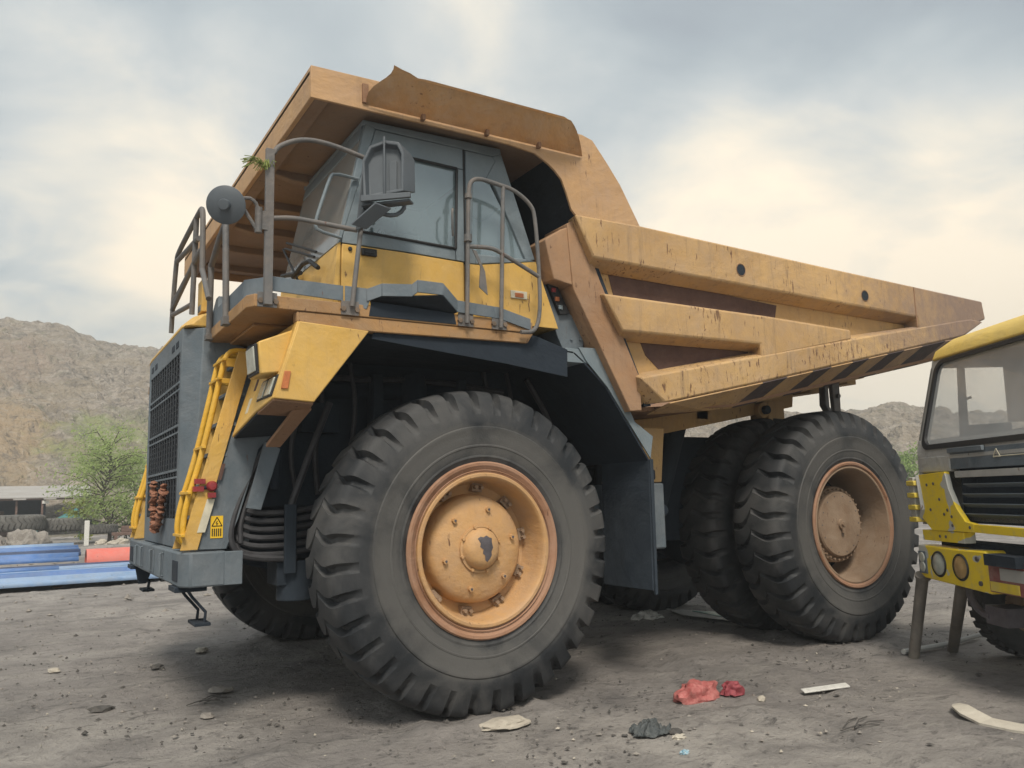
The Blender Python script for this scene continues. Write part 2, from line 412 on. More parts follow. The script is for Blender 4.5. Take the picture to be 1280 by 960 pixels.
def build_hill():
    hm = hill_mat()
    def hill(name, az0, az1, na, prof, r0, nr, rstep, seed):
        az = np.radians(np.linspace(az0, az1, na)); rr = r0 + np.arange(nr) * rstep
        A, Rr = np.meshgrid(az, rr, indexing='ij')
        X = -3.3 + Rr * np.cos(A); Y = -5.87 + Rr * np.sin(A)
        base, top, h = prof(np.degrees(A))
        t = np.clip((Rr - base) / (top - base), 0, 1.6)
        Z = np.where(t < 1, h * (t ** .92), h * (1 + .05 * (t - 1)))
        Z += (fbm(X * .06, Y * .06, 4, seed) - .5) * 5 * np.clip(t, 0, 1)
        d, hid = worley(X * .55 + fbm(X * .5, Y * .5, 3, 5), Y * .55 + fbm(X * .5, Y * .5, 3, 6), seed)
        d2, hid2 = worley(X * 1.4, Y * 1.4, seed + 20)
        rough = np.clip(t * 6, 0, 1)
        Z += (hid * 1.1 + (.6 - d) * .8) * .45 * rough + (hid2 * .5 + (.5 - d2) * .5) * .5 * rough
        Z += (fbm(X * .35, Y * .35, 5, seed + 2) - .5) * 2.2 * rough
        Z = np.where(Rr > r0 + (nr - 1.5) * rstep, -3, Z); Z = np.where(Rr < r0 + .5 * rstep, -1., Z)
        o = grid_obj(name, X, Y, Z, hm, smooth=False); tag(o, kind='structure')
    # azimuth (deg): left hill high at 80-95, falling to a long low rubble bank on the right
    def prof(a):
        h = np.interp(a, [-20, 15, 28, 31, 36, 45, 60, 75, 81, 86, 90, 100, 130, 150], [7, 8.3, 8.6, 10.0, 10.9, 12.5, 17, 22.6, 23.2, 23.6, 25, 27, 25, 20])
        base = np.interp(a, [-20, 28, 60, 80, 150], [64, 64, 66, 64, 60]); top = np.interp(a, [-20, 28, 60, 80, 150], [100, 100, 110, 120, 120])
        return base, top, h
    hill('hill', -18, 148, 900, prof, 56, 190, .42, 31)
build_hill()

# world: Nishita daylight behind a broken overcast
SUN_EL, SUN_AZ = 52., 245.       # direction towards the sun (azimuth from +X, counter-clockwise)
w = bpy.data.worlds.new('World'); scene.world = w; w.use_nodes = True
nt = w.node_tree; bg = nt.nodes['Background']
sky = N(nt, 'ShaderNodeTexSky'); sky.sky_type = 'NISHITA'; sky.sun_disc = False
sky.sun_elevation = R(SUN_EL); sky.sun_rotation = R(90 - SUN_AZ); sky.air_density = 1.5; sky.dust_density = 3
tc = N(nt, 'ShaderNodeTexCoord'); sx = N(nt, 'ShaderNodeSeparateXYZ'); nt.links.new(tc.outputs['Generated'], sx.inputs[0])
den = math_n(nt, 'ADD', math_n(nt, 'MAXIMUM', sx.outputs[2], 0.), .22)
cx = math_n(nt, 'DIVIDE', sx.outputs[0], den); cy = math_n(nt, 'DIVIDE', sx.outputs[1], den)
cb = N(nt, 'ShaderNodeCombineXYZ'); nt.links.new(cx, cb.inputs[0]); nt.links.new(cy, cb.inputs[1])
mp = N(nt, 'ShaderNodeMapping'); mp.inputs['Location'].default_value = (2.3, 7.1, 0); mp.inputs['Scale'].default_value = (1, 1, 1)
nt.links.new(cb.outputs[0], mp.inputs[0]); cv = mp.outputs[0]
n1 = noise_n(nt, cv, .62, 5, .5, .7); n2 = noise_n(nt, cv, 2.2, 9, .60, .5)
nn = math_n(nt, 'ADD', math_n(nt, 'MULTIPLY', n1, .62), math_n(nt, 'MULTIPLY', n2, .38))
for d_, rad, amp in (((.77, .57, .29), 13, .27), ((.684, .642, .32), 7, .10), ((.90, .38, .20), 13, .16), ((.451, .718, .53), 9, .07), ((.071, .909, .41), 9, .09), ((.035, .965, .261), 9, .12), ((.008, .886, .463), 5, .09), ((.3, .93, .2), 12, .10),
                     ((.72, .54, .46), 14, -.15), ((.86, .36, .39), 13, -.17), ((.68, .58, .42), 7, -.04), ((-.06, .86, .50), 8, -.10), ((.205, .843, .497), 9, -.07), ((-.02, .935, .35), 6, -.09), ((.58, .62, .53), 9, -.05)):
    dp = N(nt, 'ShaderNodeVectorMath', operation='DOT_PRODUCT'); nt.links.new(tc.outputs['Generated'], dp.inputs[0]); dp.inputs[1].default_value = Vector(d_).normalized()
    mr = N(nt, 'ShaderNodeMapRange', interpolation_type='SMOOTHSTEP'); mr.inputs[1].default_value = math.cos(R(rad * 1.5)); mr.inputs[2].default_value = 1.0; mr.inputs[3].default_value = 0; mr.inputs[4].default_value = amp
    nt.links.new(dp.outputs['Value'], mr.inputs[0]); nn = math_n(nt, 'ADD', nn, mr.outputs[0])
clouds = ramp(nt, nn, [(.34, (.18, .195, .208)), (.42, (.22, .242, .25)), (.49, (.28, .30, .298)), (.55, (.355, .36, .34)), (.62, (.50, .46, .38)), (.71, (.68, .57, .42))])
clouds = mixc(nt, framp(nt, sx.outputs[2], .16, .0, 0, .7), clouds, (.43, .43, .41))
sc_ = N(nt, 'ShaderNodeVectorMath', operation='SCALE'); sc_.inputs[3].default_value = 9.5; nt.links.new(clouds, sc_.inputs[0])
fin = mixc(nt, .88, sky.outputs[0], sc_.outputs[0])
nt.links.new(fin, bg.inputs[0]); bg.inputs[1].default_value = .1

sd = bpy.data.lights.new('sun', 'SUN'); sd.energy = 1.5; sd.angle = R(16); sd.color = (1, .92, .80)
so = bpy.data.objects.new('sun', sd); C.objects.link(so)
dv = Vector((math.cos(R(SUN_EL)) * math.cos(R(SUN_AZ)), math.cos(R(SUN_EL)) * math.sin(R(SUN_AZ)), math.sin(R(SUN_EL))))
so.rotation_euler = (-dv).to_track_quat('-Z', 'Y').to_euler(); so.location = dv * 50

#MARK_TRUCK
# ------------------------------------------------------------------ haul truck
# X runs rearwards, Y to its right side, the front axle stands at x = 0; centre line y = 2.6
TR = empty('haul_truck', (2.5, 2.6, 0))
tag(TR, 'huge weathered yellow rigid mining dump truck with canopy over its cab', 'haul truck')

# ---- tyres
def tyre_mesh(Rt=1.345, Wd=.74, NL=36, flat=1.31):
    half = [(.635, .13), (.66, .10), (.70, .062), (.715, .045), (.755, .031), (.760, .026), (.772, .026), (.778, .028), (.845, .014), (.850, .009), (.862, .009), (.867, .012), (.93, .003), (.985, .000), (.995, -.004), (1.012, -.003), (1.020, .006), (1.035, .004), (1.07, .006), (1.12, .014), (1.165, .026), (1.205, .038), (1.235, .046), (1.262, .053), (1.29, .066), (1.312, .088), (1.327, .12), (1.336, .16), (1.341, .21), (1.344, .26), (1.345, .31)]
    prof = half + [(1.345, .37)] + [(r, Wd - y) for r, y in half[::-1]]
    npf = len(prof)
    nrm = []
    for i in range(npf):
        a = prof[max(i - 1, 0)]; b = prof[min(i + 1, npf - 1)]
        t = Vector((b[0] - a[0], b[1] - a[1])).normalized(); nrm.append(Vector((t.y, -t.x)))
    for i in range(npf):
        c = Vector((prof[i][0] - 1.0, prof[i][1] - Wd / 2))
        if nrm[i].dot(c) < 0: nrm[i] = -nrm[i]
    lo = [0., .14, .30, .70, .86, 1.]; hi = [.12, .5, .88]
    co = []; cols = NL * (len(lo) + len(hi))
    rg = random.Random(3); jit = [rg.uniform(-.03, .03) for _ in range(NL)]
    for (r, y), n in zip(prof, nrm):
        side = -1 if y < Wd / 2 else 1
        u = abs(y - Wd / 2) / (Wd / 2)          # 0 centre .. 1 sidewall
        # groove depth: none on the centre rib, full on the shoulder, fading on the sidewall
        dep = .060 * min(1, max(0, (u - .08) / .14))
        if r < 1.1: dep = 0
        elif r < 1.25 and u > .8: dep *= max(0, (r - 1.125) / .125)
        wdt = .27 + .15 * max(0, (u - .2) / .8)
        # chevron: bends once between centre and shoulder
        sh = (.55 * min(u, .5) + (.0 if u < .5 else -.35 * (min(u, .86) - .5))) + (.5 if side > 0 else 0.)
        if u < .22: sh = (.55 * u) if side < 0 else (.55 * u + .5 * (u / .22))
        for k in range(NL):
            w_ = wdt * (1 + jit[k] * 3)
            fs = [(f * w_, (0 if f in (0., 1.) else (1. if .2 < f < .8 else .62))) for f in lo] + [(w_ + (1 - w_) * f, 0 if f == .5 else 0.) for f in hi]
            for f, d in fs:
                th = 2 * math.pi * (k + f + sh) / NL
                dd = dep * d
                rr = r - n.x * dd; yy = y - n.y * dd
                co.append((rr * math.cos(th), yy, rr * math.sin(th)))
    verts = []
    for x, y, z in co:
        if z < -flat + .05:                      # loaded contact patch
            e = (-flat + .05 - z) / .09; y = Wd / 2 + (y - Wd / 2) * (1 + .05 * min(1, e))
        z = max(z, -flat); verts.append((x, y, z))
    fcs = []
    for i in range(npf - 1):
        for k in range(cols):
            k2 = (k + 1) % cols
            fcs.append((i * cols + k, i * cols + k2, (i + 1) * cols + k2, (i + 1) * cols + k))
    me = bpy.data.meshes.new('tyre'); me.from_pydata(verts, [], fcs); me.materials.append(M['tyre'])
    me.polygons.foreach_set('use_smooth', [True] * len(me.polygons)); me.set_sharp_from_angle(angle=R(28))
    bm = bmesh.new(); bm.from_mesh(me); bmesh.ops.recalc_face_normals(bm, faces=bm.faces[:]); bm.to_mesh(me); bm.free()
    me.set_sharp_from_angle(angle=R(28))
    return me
TYRE = tyre_mesh()
def ring_bolts(bm, n, rad, y, r, h, seg=6, ph=0, mi=0):
    for k in range(n):
        a = 2 * math.pi * k / n + ph; x, z = rad * math.cos(a), rad * math.sin(a)
        cyl(bm, (x, y + .01, z), (x, y - h, z), r, seg, mi)
def front_rim():
    bm = B()
    lathe(bm, [(.64, .12), (.70, .085), (.722, .055), (.724, .030), (.712, .016), (.690, .018), (.668, .034), (.645, .046), (.634, .050)], mi=0)
    lathe(bm, [(.634, .050), (.630, .030), (.622, .022), (.600, .022), (.590, .030), (.582, .05), (.570, .12), (.563, .24), (.535, .30), (.49, .325), (.40, .33)], mi=1)
    lathe(bm, [(.655, .028), (.650, .020), (.645, .028)], mi=0)
    for k in range(10):                           # wedge clamps in the gutter
        a = 2 * math.pi * (k + .3) / 10; mt = Matrix.Rotation(-a, 4, 'Y')
        box(bm, .48, .55, .265, .33, -.05, .05, 2, mt)
        for s in (-.028, .028): cyl(bm, mt @ Vector((.515, .27, s)), mt @ Vector((.515, .225, s)), .017, 6, 2)
    me = bpy.data.meshes.new('rim'); bmesh.ops.recalc_face_normals(bm, faces=bm.faces[:]); bm.to_mesh(me); bm.free()
    for m in ('rim_brown', 'rim_gold', 'hub_dusty'): me.materials.append(M[m])
    me.polygons.foreach_set('use_smooth', [True] * len(me.polygons)); me.set_sharp_from_angle(angle=R(30)); return me
def front_hub():
    bm = B()
    lathe(bm, [(.46, .33), (.452, .26), (.445, .215), (.43, .19), (.40, .170), (.33, .150), (.25, .138), (.185, .134), (.18, .122), (.172, .118), (.160, .085), (.135, .055), (.10, .038), (.05, .030), (0, .028)])
    lathe(bm, [(.195, .134), (.195, .118), (.18, .116)])
    ring_bolts(bm, 8, .188, .12, .014, .018, 8, .3)
    gp = [(-.072, .088), (-.045, .105), (-.02, .098), (.012, .112), (.038, .094), (.062, .088), (.058, .05), (.068, .012), (.05, -.02), (.054, -.052), (.034, -.082), (.012, -.105), (-.008, -.088), (-.012, -.05), (-.034, -.032), (-.028, .0), (-.058, .022), (-.05, .05)]
    cy_ = lambda x, z: float(np.interp(math.hypot(x, z), [0, .05, .10, .135, .16], [.028, .030, .038, .055, .085])) - .003
    c0_ = bm.verts.new((.0, cy_(0, 0), .01)); prev = None
    for t_ in (.3, .55, .8, 1.):
        ring = [bm.verts.new((x * t_, cy_(x * t_, .01 + (z - .01) * t_), .01 + (z - .01) * t_)) for x, z in gp]; n2_ = len(ring)
        for k in range(n2_):
            k2 = (k + 1) % n2_; fc = bm.faces.new((c0_, ring[k], ring[k2]) if prev is None else (prev[k], ring[k], ring[k2], prev[k2])); fc.material_index = 1
        prev = ring
    ring_bolts(bm, 6, .335, .150, .022, .028, 8, .25); ring_bolts(bm, 6, .335, .120, .010, .004, 8, .25, 1)
    me = bpy.data.meshes.new('hub'); bmesh.ops.recalc_face_normals(bm, faces=bm.faces[:]); bm.to_mesh(me); bm.free()
    for m in ('rim_gold', 'grease'): me.materials.append(M[m])
    me.polygons.foreach_set('use_smooth', [True] * len(me.polygons)); me.set_sharp_from_angle(angle=R(30)); return me
def rear_rim():
    bm = B()
    lathe(bm, [(.64, .12), (.70, .085), (.722, .055), (.724, .030), (.712, .016), (.690, .020), (.672, .040)], mi=0)
    lathe(bm, [(.672, .040), (.655, .034), (.645, .040), (.640, .06), (.625, .10), (.612, .22), (.60, .50), (.58, .58)], mi=1)
    lathe(bm, [(.58, .58), (.56, .62), (.38, .62)], mi=2)  # back disc near-black: the barrel's deep shade put into its colour
    me = bpy.data.meshes.new('rim'); bmesh.ops.recalc_face_normals(bm, faces=bm.faces[:]); bm.to_mesh(me); bm.free()
    for m in ('rim_brown', 'hub_dusty', 'dark_liner'): me.materials.append(M[m])
    me.polygons.foreach_set('use_smooth', [True] * len(me.polygons)); me.set_sharp_from_angle(angle=R(30)); return me
def rear_hub():
    bm = B()
    lathe(bm, [(.47, .62), (.45, .45), (.445, .30), (.435, .275), (.385, .272), (.38, .235), (.365, .22), (.15, .214), (.06, .212), (.055, .19), (0, .19)])
    ring_bolts(bm, 34, .412, .275, .013, .03, 6)
    ring_bolts(bm, 14, .33, .222, .008, .006, 6, 0, 1)
    cyl(bm, (.0, .19, 0), (0, .165, 0), .03, 6); box(bm, -.02, .02, .175, .19, -.1, -.03)
    me = bpy.data.meshes.new('hub'); bmesh.ops.recalc_face_normals(bm, faces=bm.faces[:]); bm.to_mesh(me); bm.free()
    for m in ('hub_dusty', 'grease'): me.materials.append(M[m])
    me.polygons.foreach_set('use_smooth', [True] * len(me.polygons)); me.set_sharp_from_angle(angle=R(30)); return me
RF, HF, RR_, HR = front_rim(), front_hub(), rear_rim(), rear_hub()
def link(name, me, parent, ry=0.):
    o = bpy.data.objects.new(name, me); C.objects.link(o); o.parent = parent; o.rotation_euler.y = ry; return o
def wheel(x, y, rz, rim, hub, label=None):
    wh = empty('wheel', (x, y, 1.31), TR, rz)
    if label: wh['label'] = label
    link('tyre', TYRE, wh)
    if rim: link('rim', rim, wh)
    if hub: link('hub', hub, wh)
    return wh
st = R(1.6)
wheel(.37 * math.sin(st), .37 - .37 * math.cos(st), st, RF, HF, 'near front wheel with gold painted hub')
wheel(0, 5.2, math.pi + st, RF, HF)
wheel(4.98, .13, 0, RR_, HR, 'near outer rear wheel with dusty bolted hub')
wheel(4.98, 1.06, 0, RR_, None)
wheel(4.98, 5.07, math.pi, RR_, HR)
wheel(4.98, 4.14, math.pi, RR_, None)

# ---- chassis
bm = B()
for y0 in (1.75, 3.15):
    prism(bm, [(-1.95, 1.30), (-1.95, 1.62), (1.2, 1.7), (2.6, 2.1), (6.6, 2.15), (6.8, 1.9), (6.2, 1.75), (2.9, 1.55), (1.2, 1.18), (-1.2, 1.1)], y0, y0 + .3)
for x0 in (-1.8, 1.4, 3.0, 6.2): box(bm, x0, x0 + .3, 1.76, 3.44, 1.35, 1.6)
box(bm, -.22, .22, .75, 4.45, 1.05, 1.45)        # front axle beam
lathe(bm, [(.0, 0), (.36, 0), (.42, .4), (.62, 1.1), (.62, 1.7), (.42, 2.4), (.36, 2.8), (0, 2.8)], 4.98, 1.2, 1.31, 28)
obj('chassis_frame', bm, 'black_steel', TR, bevel=.015)
bm = B()
for s in (1, -1):
    yy = (lambda y: y if s == 1 else 5.2 - y)
    cyl(bm, (-.05, yy(.92), 1.2), (-.1, yy(1.25), 2.9), .13, 18); cyl(bm, (-.05, yy(.92), 1.15), (-.07, yy(1.02), 1.7), .17, 18)
    cyl(bm, (3.1, yy(1.55), 1.3), (3.6, yy(1.55), 2.55), .12, 16)
    cyl(bm, (4.3, yy(1.4), 1.2), (4.55, yy(1.95), 2.2), .13, 16)
obj('suspension_cylinder', bm, 'dark_liner', TR, smooth=True)
bm = B(); box(bm, 2.42, 4.25, 1.66, 1.72, 1.15, 2.42); box(bm, 2.42, 4.25, 3.48, 3.54, 1.15, 2.42)  # dark plates added to block the bright gap ahead of the rear wheels
obj('gap_blocker', bm, 'black_steel', TR, bevel=.01)
# engine and dark bay behind the grille
bm = B()
box(bm, -1.85, .9, 1.75, 3.45, 1.65, 3.0); box(bm, -1.3, .3, 1.6, 3.6, 2.1, 2.9)
for k in range(4): cyl(bm, (-.9 + k * .3, 1.55, 2.3), (-.9 + k * .3, 1.55, 2.75), .09)
cyl(bm, (-1.2, 1.52, 1.95), (.5, 1.52, 1.95), .13); cyl(bm, (-1.5, 1.3, 2.75), (.4, 1.3, 2.8), .10)
obj('engine', bm, 'black_steel', TR, bevel=.02)
bm = B()
box(bm, -1.55, 1.2, 1.28, 1.33, 1.7, 3.02); box(bm, -1.55, 1.2, 3.87, 3.92, 1.7, 3.02)
obj('engine_bay_panel', bm, 'dark_liner', TR, bevel=.01)
# bundle of hoses and bracket behind the bumper
bm = B()
for k in range(6):
    z = 1.34 + k * .068
    tube(bm, [(-1.55, 1.5, z + .25), (-1.80 + k * .012, 1.05, z + .12), (-1.74, .98, z - .02), (-1.36, .95, z - .03), (-.9, .98, z + .05), (-.5, 1.1, z + .1)], .024, 8, smooth_pts=2)
tube(bm, [(-1.50, .98, 2.3), (-1.70, .96, 1.95), (-1.83, .95, 1.6), (-1.84, .95, 1.42), (-1.74, .95, 1.3), (-1.3, .95, 1.27)], .028, 8, smooth_pts=2)
tube(bm, [(-1.46, 1.0, 2.3), (-1.64, .98, 1.95), (-1.76, .97, 1.6), (-1.75, .97, 1.42)], .022, 8, smooth_pts=2)
tube(bm, [(-1.0, 1.0, 2.6), (-1.2, .98, 2.1), (-1.35, .96, 1.7)], .03, 8)
obj('hose_bundle', bm, 'hose', TR, smooth=True)
bm = B(); box(bm, -1.41, -1.31, .90, .94, 1.15, 1.72); box(bm, -1.45, -1.15, .98, 1.3, 1.05, 1.25); cyl(bm, (-1.26, 1.1, 1.25), (-1.26, 1.1, .92), .16, 18)
cyl(bm, (-1.42, 1.2, 1.85), (-1.40, 1.2, 2.2), .04); obj('hose_bracket', bm, 'dark_liner', TR, bevel=.01)
bm = B(); plate(bm, [(-1.74, .86, 1.70), (-1.62, .86, 1.68), (-1.47, .86, 2.18), (-1.60, .86, 2.24)], .02); obj('splash_plate', bm, 'grey_paint', TR, bevel=.004)

bm = B()
for k, (y, x0) in enumerate(((1.2, -1.25), (1.22, -1.05), (1.18, -.75), (1.24, .7), (1.2, .95))):
    tube(bm, [(x0, y, 3.0), (x0 + .05, y - .04, 2.6), (x0 - .06 + .03 * k, y - .02, 2.2), (x0 + .02, y, 1.8)], .022 + .004 * (k % 2), 8, smooth_pts=2)
tube(bm, [(-1.5, 1.22, 2.9), (-.8, 1.18, 2.84), (0, 1.2, 2.88), (.9, 1.2, 2.8)], .03, 8, smooth_pts=1)
tube(bm, [(1.0, .9, 2.9), (1.3, .95, 2.5), (1.6, 1.0, 1.9), (1.62, 1.1, 1.4)], .028, 8, smooth_pts=1)
obj('brake_hose', bm, 'hose', TR, smooth=True, split=False)
bm = B(); box(bm, -1.2, -.85, 1.16, 1.28, 2.35, 2.62); box(bm, .45, .8, 1.16, 1.28, 2.3, 2.6); box(bm, -.55, -.45, 1.1, 1.28, 1.7, 2.9); box(bm, .35, .43, 1.1, 1.28, 1.7, 2.9)
obj('bay_bracket', bm, 'dark_liner', TR, bevel=.01)
# ---- bumper
bm = B()
pl = [(-2.22, .95), (-2.15, .86), (-1.88, .86), (-1.88, 4.34), (-2.15, 4.34), (-2.22, 4.25)]
loft(bm, [(x, y, 1.10) for x, y in pl], [(x, y, 1.37) for x, y in pl])
obj('bumper', bm, 'grey_paint', TR, bevel=.015)
bp = TR.children[-1]
bm = B()
box(bm, -1.90, -1.76, .84, .90, 1.105, 1.365)
for y0, y1 in ((.99, 1.24), (3.92, 4.15)): box(bm, -2.226, -2.10, y0, y1, 1.14, 1.30, 1)
for y in (1.75, 2.4, 3.1, 3.5): tube(bm, [(-2.222, y, 1.33), (-2.245, y, 1.33), (-2.245, y, 1.14), (-2.222, y, 1.14)], .012, 6)
for y in (2.3, 3.3): box(bm, -2.228, -2.22, y, y + .3, 1.13, 1.33, 0)
obj('bumper_bracket', bm, ['grey_paint', 'black_steel'], TR, bevel=.005)
for sgn in (1, -1):                              # hanging steps under the bumper
    bm = B(); f = (lambda y: y if sgn == 1 else 5.2 - y)
    box(bm, -2.24, -2.0, min(f(.98), f(1.3)), max(f(.98), f(1.3)), 1.06, 1.10)
    for yy, dx in ((1.2, 0), (1.0, .02)):
        tube(bm, [(-2.16 + dx, f(yy), 1.07), (-2.13 + dx, f(yy - .02), 1.02), (-2.03 + dx, f(yy - .04), .90), (-2.04 + dx, f(yy - .05), .82)], .013, 6)
    box(bm, -2.10, -1.98, min(f(.90), f(1.20)), max(f(.90), f(1.20)), .80, .825)
    if sgn < 0: prism(bm, [(-2.2, 1.10), (-2.0, 1.10), (-2.08, .90), (-2.16, .90)], 3.90, 3.93)
    obj('hanging_step', bm, 'black_steel', TR, bevel=.004)

# ---- radiator grille
bm = B(); gy0, gy1 = 1.55, 3.63
def gx(z): return -2.15 + (z - 1.37) * .012
box(bm, -2.08, -1.9, gy0 + .02, gy1 - .02, 1.38, 3.28, 1)
for y0, y1 in ((gy0, gy0 + .09), (gy1 - .09, gy1)): box(bm, -2.15, -2.02, y0, y1, 1.38, 3.28)
box(bm, -2.152, -2.02, gy0 + .09, gy1 - .09, 3.08, 3.28); box(bm, -2.152, -2.02, gy0 + .09, gy1 - .09, 1.38, 1.62)
for z in (2.03, 2.42, 2.80): box(bm, -2.154, -2.06, gy0 + .09, gy1 - .09, z, z + .022); box(bm, -2.152, -2.08, gy0 + .09, gy1 - .09, z - .06, z - .042)
z = 1.64
while z < 3.07:
    box(bm, -2.140, -2.128, gy0 + .09, gy1 - .09, z, z + .013, 2); z += .052
y = gy0 + .12
while y < gy1 - .1:
    box(bm, -2.150, -2.138, y, y + .024, 1.62, 3.08, 2); y += .15

for y in (1.72, 1.95, 3.05, 3.3): box(bm, -2.156, -2.15, y, y + .15, 3.14, 3.20, 1); 
obj('radiator_grille', bm, ['grey_paint', 'black_steel', 'grille_dark'], TR, bevel=.003)
bm = B()
for s in (0, 1):
    Q = [(-2.15, 1.55), (-2.06, 1.40), (-1.60, 1.33), (-1.60, 1.36), (-2.04, 1.43), (-2.12, 1.56)]
    if s: Q = [(x, 5.2 - y + .02) for x, y in Q]
    loft(bm, [(x, y, 1.38) for x, y in Q], [(x + (.0 if i in (0, 5) else .06), y, 3.27 if i in (0, 5, 1, 4) else 3.05) for i, (x, y) in enumerate(Q)])
obj('radiator_side_panel', bm, 'grey_paint', TR, bevel=.008)
bm = B()                                         # hood
sec = [(-2.155, 3.283), (-2.15, 3.315), (-2.06, 3.40), (-1.92, 3.46), (-1.2, 3.50), (-1.2, 3.2), (-1.9, 3.2), (-1.98, 3.283)]
loft(bm, [(x + (.06 if z > 3.29 and x < -1.3 else 0), 1.44, z - (.05 if z > 3.4 else 0)) for x, z in sec], [(x, 1.62, z) for x, z in sec])
loft(bm, [(x, 1.62, z) for x, z in sec], [(x, 3.58, z) for x, z in sec])
loft(bm, [(x, 3.58, z) for x, z in sec], [(x + (.06 if z > 3.29 and x < -1.3 else 0), 3.78, z - (.05 if z > 3.4 else 0)) for x, z in sec])
obj('hood', bm, 'cab_yellow', TR, bevel=.015, smooth=True)
bm = B(); box(bm, -1.99, -1.90, 1.60, 1.80, 3.46, 3.76); box(bm, -1.995, -1.90, 1.64, 1.76, 3.47, 3.53, 1); loft(bm, [(-1.95, 1.1, 3.30), (-1.8, 1.1, 3.30), (-1.8, 1.45, 3.30), (-1.95, 1.45, 3.30)], [(-1.92, 1.22, 3.52), (-1.85, 1.22, 3.52), (-1.85, 1.32, 3.52), (-1.92, 1.32, 3.52)], 1)
obj('hood_post', bm, ['cab_yellow', 'grey_paint'], TR, bevel=.006)

# ---- deck and kick plates
bm = B()
pl = [(-1.97, -.02), (-1.93, -.10), (.45, -.10), (.45, 5.30), (-1.93, 5.30), (-1.97, 5.22), (-1.97, 3.85), (-1.85, 3.80), (-1.85, 1.46), (-1.97, 1.36)]
loft(bm, [(x, y, 3.14) for x, y in pl], [(x, y, 3.235) for x, y in pl])
for a, b in ((-.09, 0.0), (5.20, 5.29)): prism(bm, [(-1.62, 3.137), (-1.62, 3.06), (-1.2, 3.03), (.40, 3.05), (.46, 3.137)], a, b)
for x in (-1.5, -.8, -.1): box(bm, x, x + .08, .0, 1.3, 3.06, 3.138)
box(bm, -1.80, -1.45, .45, 1.3, 3.115, 3.139)
tube(bm, [(-1.45, .1, 3.05), (-1.6, .5, 3.0), (-1.72, .9, 3.02)], .03, 8, 1, smooth_pts=1)
obj('deck', bm, ['deck_orange', 'dark_liner'], TR, bevel=.006)
for x, in ((-1.84,), (-1.79,), (-1.26,), (-1.17,), (-.26,), (-.17,), (.05,), (.13,)): pass
bm = B()
for x in (-1.89, -1.78, -1.27, -1.16, -.27, -.16, .05, .16):
    cyl(bm, (x, -.10, 3.185), (x, -.125, 3.185), .022, 6)
for x in (-1.84, -1.215, -.215, .105): box(bm, x - .07, x + .07, -.113, -.10, 3.14, 3.25, 1)
obj('deck_bolt', bm, ['bolt', 'rail_grey'], TR, bevel=.002)
bm = B()
plate(bm, [(-1.95, 1.30, 3.24), (-1.95, .15, 3.24), (-1.95, .15, 3.38), (-1.95, 1.30, 3.38)], .012)
plate(bm, [(-1.95, .145, 3.24), (-1.80, -.05, 3.24), (-1.80, -.05, 3.39), (-1.95, .145, 3.39)], .012)
plate(bm, [(-1.795, -.05, 3.28), (-1.25, -.05, 3.26), (-1.25, -.05, 3.38), (-1.795, -.05, 3.39)], .012)
plate(bm, [(-1.24, -.06, 3.24), (-1.08, -.10, 3.20), (-1.02, -.12, 3.36), (-1.24, -.06, 3.38)], .012)
obj('kick_plate', bm, 'grey_paint', TR, bevel=.003)
bm = B()                                         # boarding step guard bulging out below the door
out = [(-1.08, -.11, 3.36), (-.98, -.17, 3.40), (-.74, -.20, 3.415), (-.70, -.22, 3.45), (-.48, -.22, 3.45), (-.30, -.12, 3.35), (.06, -.11, 3.335), (.10, -.11, 3.335), (.42, -.11, 3.26)]
for a, b in zip(out[:-1], out[1:]):
    plate(bm, [(a[0], a[1], a[2] - .10), (b[0], b[1], b[2] - .10), b, a], .014)
plate(bm, [(-1.06, -.11, 3.30), (-.74, -.20, 3.32), (-.48, -.22, 3.35), (-.30, -.12, 3.25), (-.32, .02, 3.25), (-1.0, .02, 3.28)], .012, 1)
plate(bm, [(-1.06, -.10, 3.15), (-1.04, -.10, 3.27), (-.32, -.10, 3.24), (-.30, -.10, 3.15)], .01, 1)
obj('step_guard', bm, ['grey_paint', 'black_steel'], TR, bevel=.003)

# ---- handrails
def rail(paths, r=.019, posts=(), mi=0):
    bm = B()
    for p in paths: tube(bm, p, r, 10, smooth_pts=2 if len(p) > 3 else 0)
    for (x0, x1, y0, y1, z0, z1) in posts: box(bm, x0, x1, y0, y1, z0, z1)
    return obj('handrail', bm, 'rail_grey', TR, bevel=.003 if posts else 0, smooth=True)
Y = -.14
rail([[(-1.82, Y, 4.30), (-1.79, Y, 4.36), (-1.68, Y, 4.43), (-1.57, Y, 4.465), (-1.44, Y, 4.47), (-1.28, Y, 4.45), (-1.10, Y, 4.41)],
      [(-1.83, Y, 3.80), (-1.67, Y, 3.83), (-1.52, Y, 3.825), (-1.17, Y, 3.81)],
      [(-1.21, Y, 3.20), (-1.15, Y, 3.75), (-1.095, Y, 4.16), (-1.07, Y, 4.42)]], .019,
     [(-1.875, -1.815, Y - .02, Y + .02, 3.15, 4.33)])
rail([[(-.22, Y, 3.16), (-.20, Y, 3.8), (-.185, Y, 4.33), (-.15, Y, 4.41), (-.07, Y, 4.44), (.10, Y, 4.42), (.27, Y, 4.40), (.44, Y, 4.30), (.485, Y, 4.19), (.51, Y, 3.65), (.505, Y, 3.29), (.44, Y, 3.14), (.30, Y, 3.13)],
      [(.105, Y, 3.15), (.16, Y, 4.42)], [(-.19, Y, 3.82), (.02, Y, 3.84), (.12, Y, 3.81), (.51, Y, 3.64)]], .0185)
bm = B(); cyl(bm, (-.198, Y, 3.86), (-.196, Y, 3.92), .035); cyl(bm, (-.187, Y, 4.24), (-.187, Y, 4.28), .03)
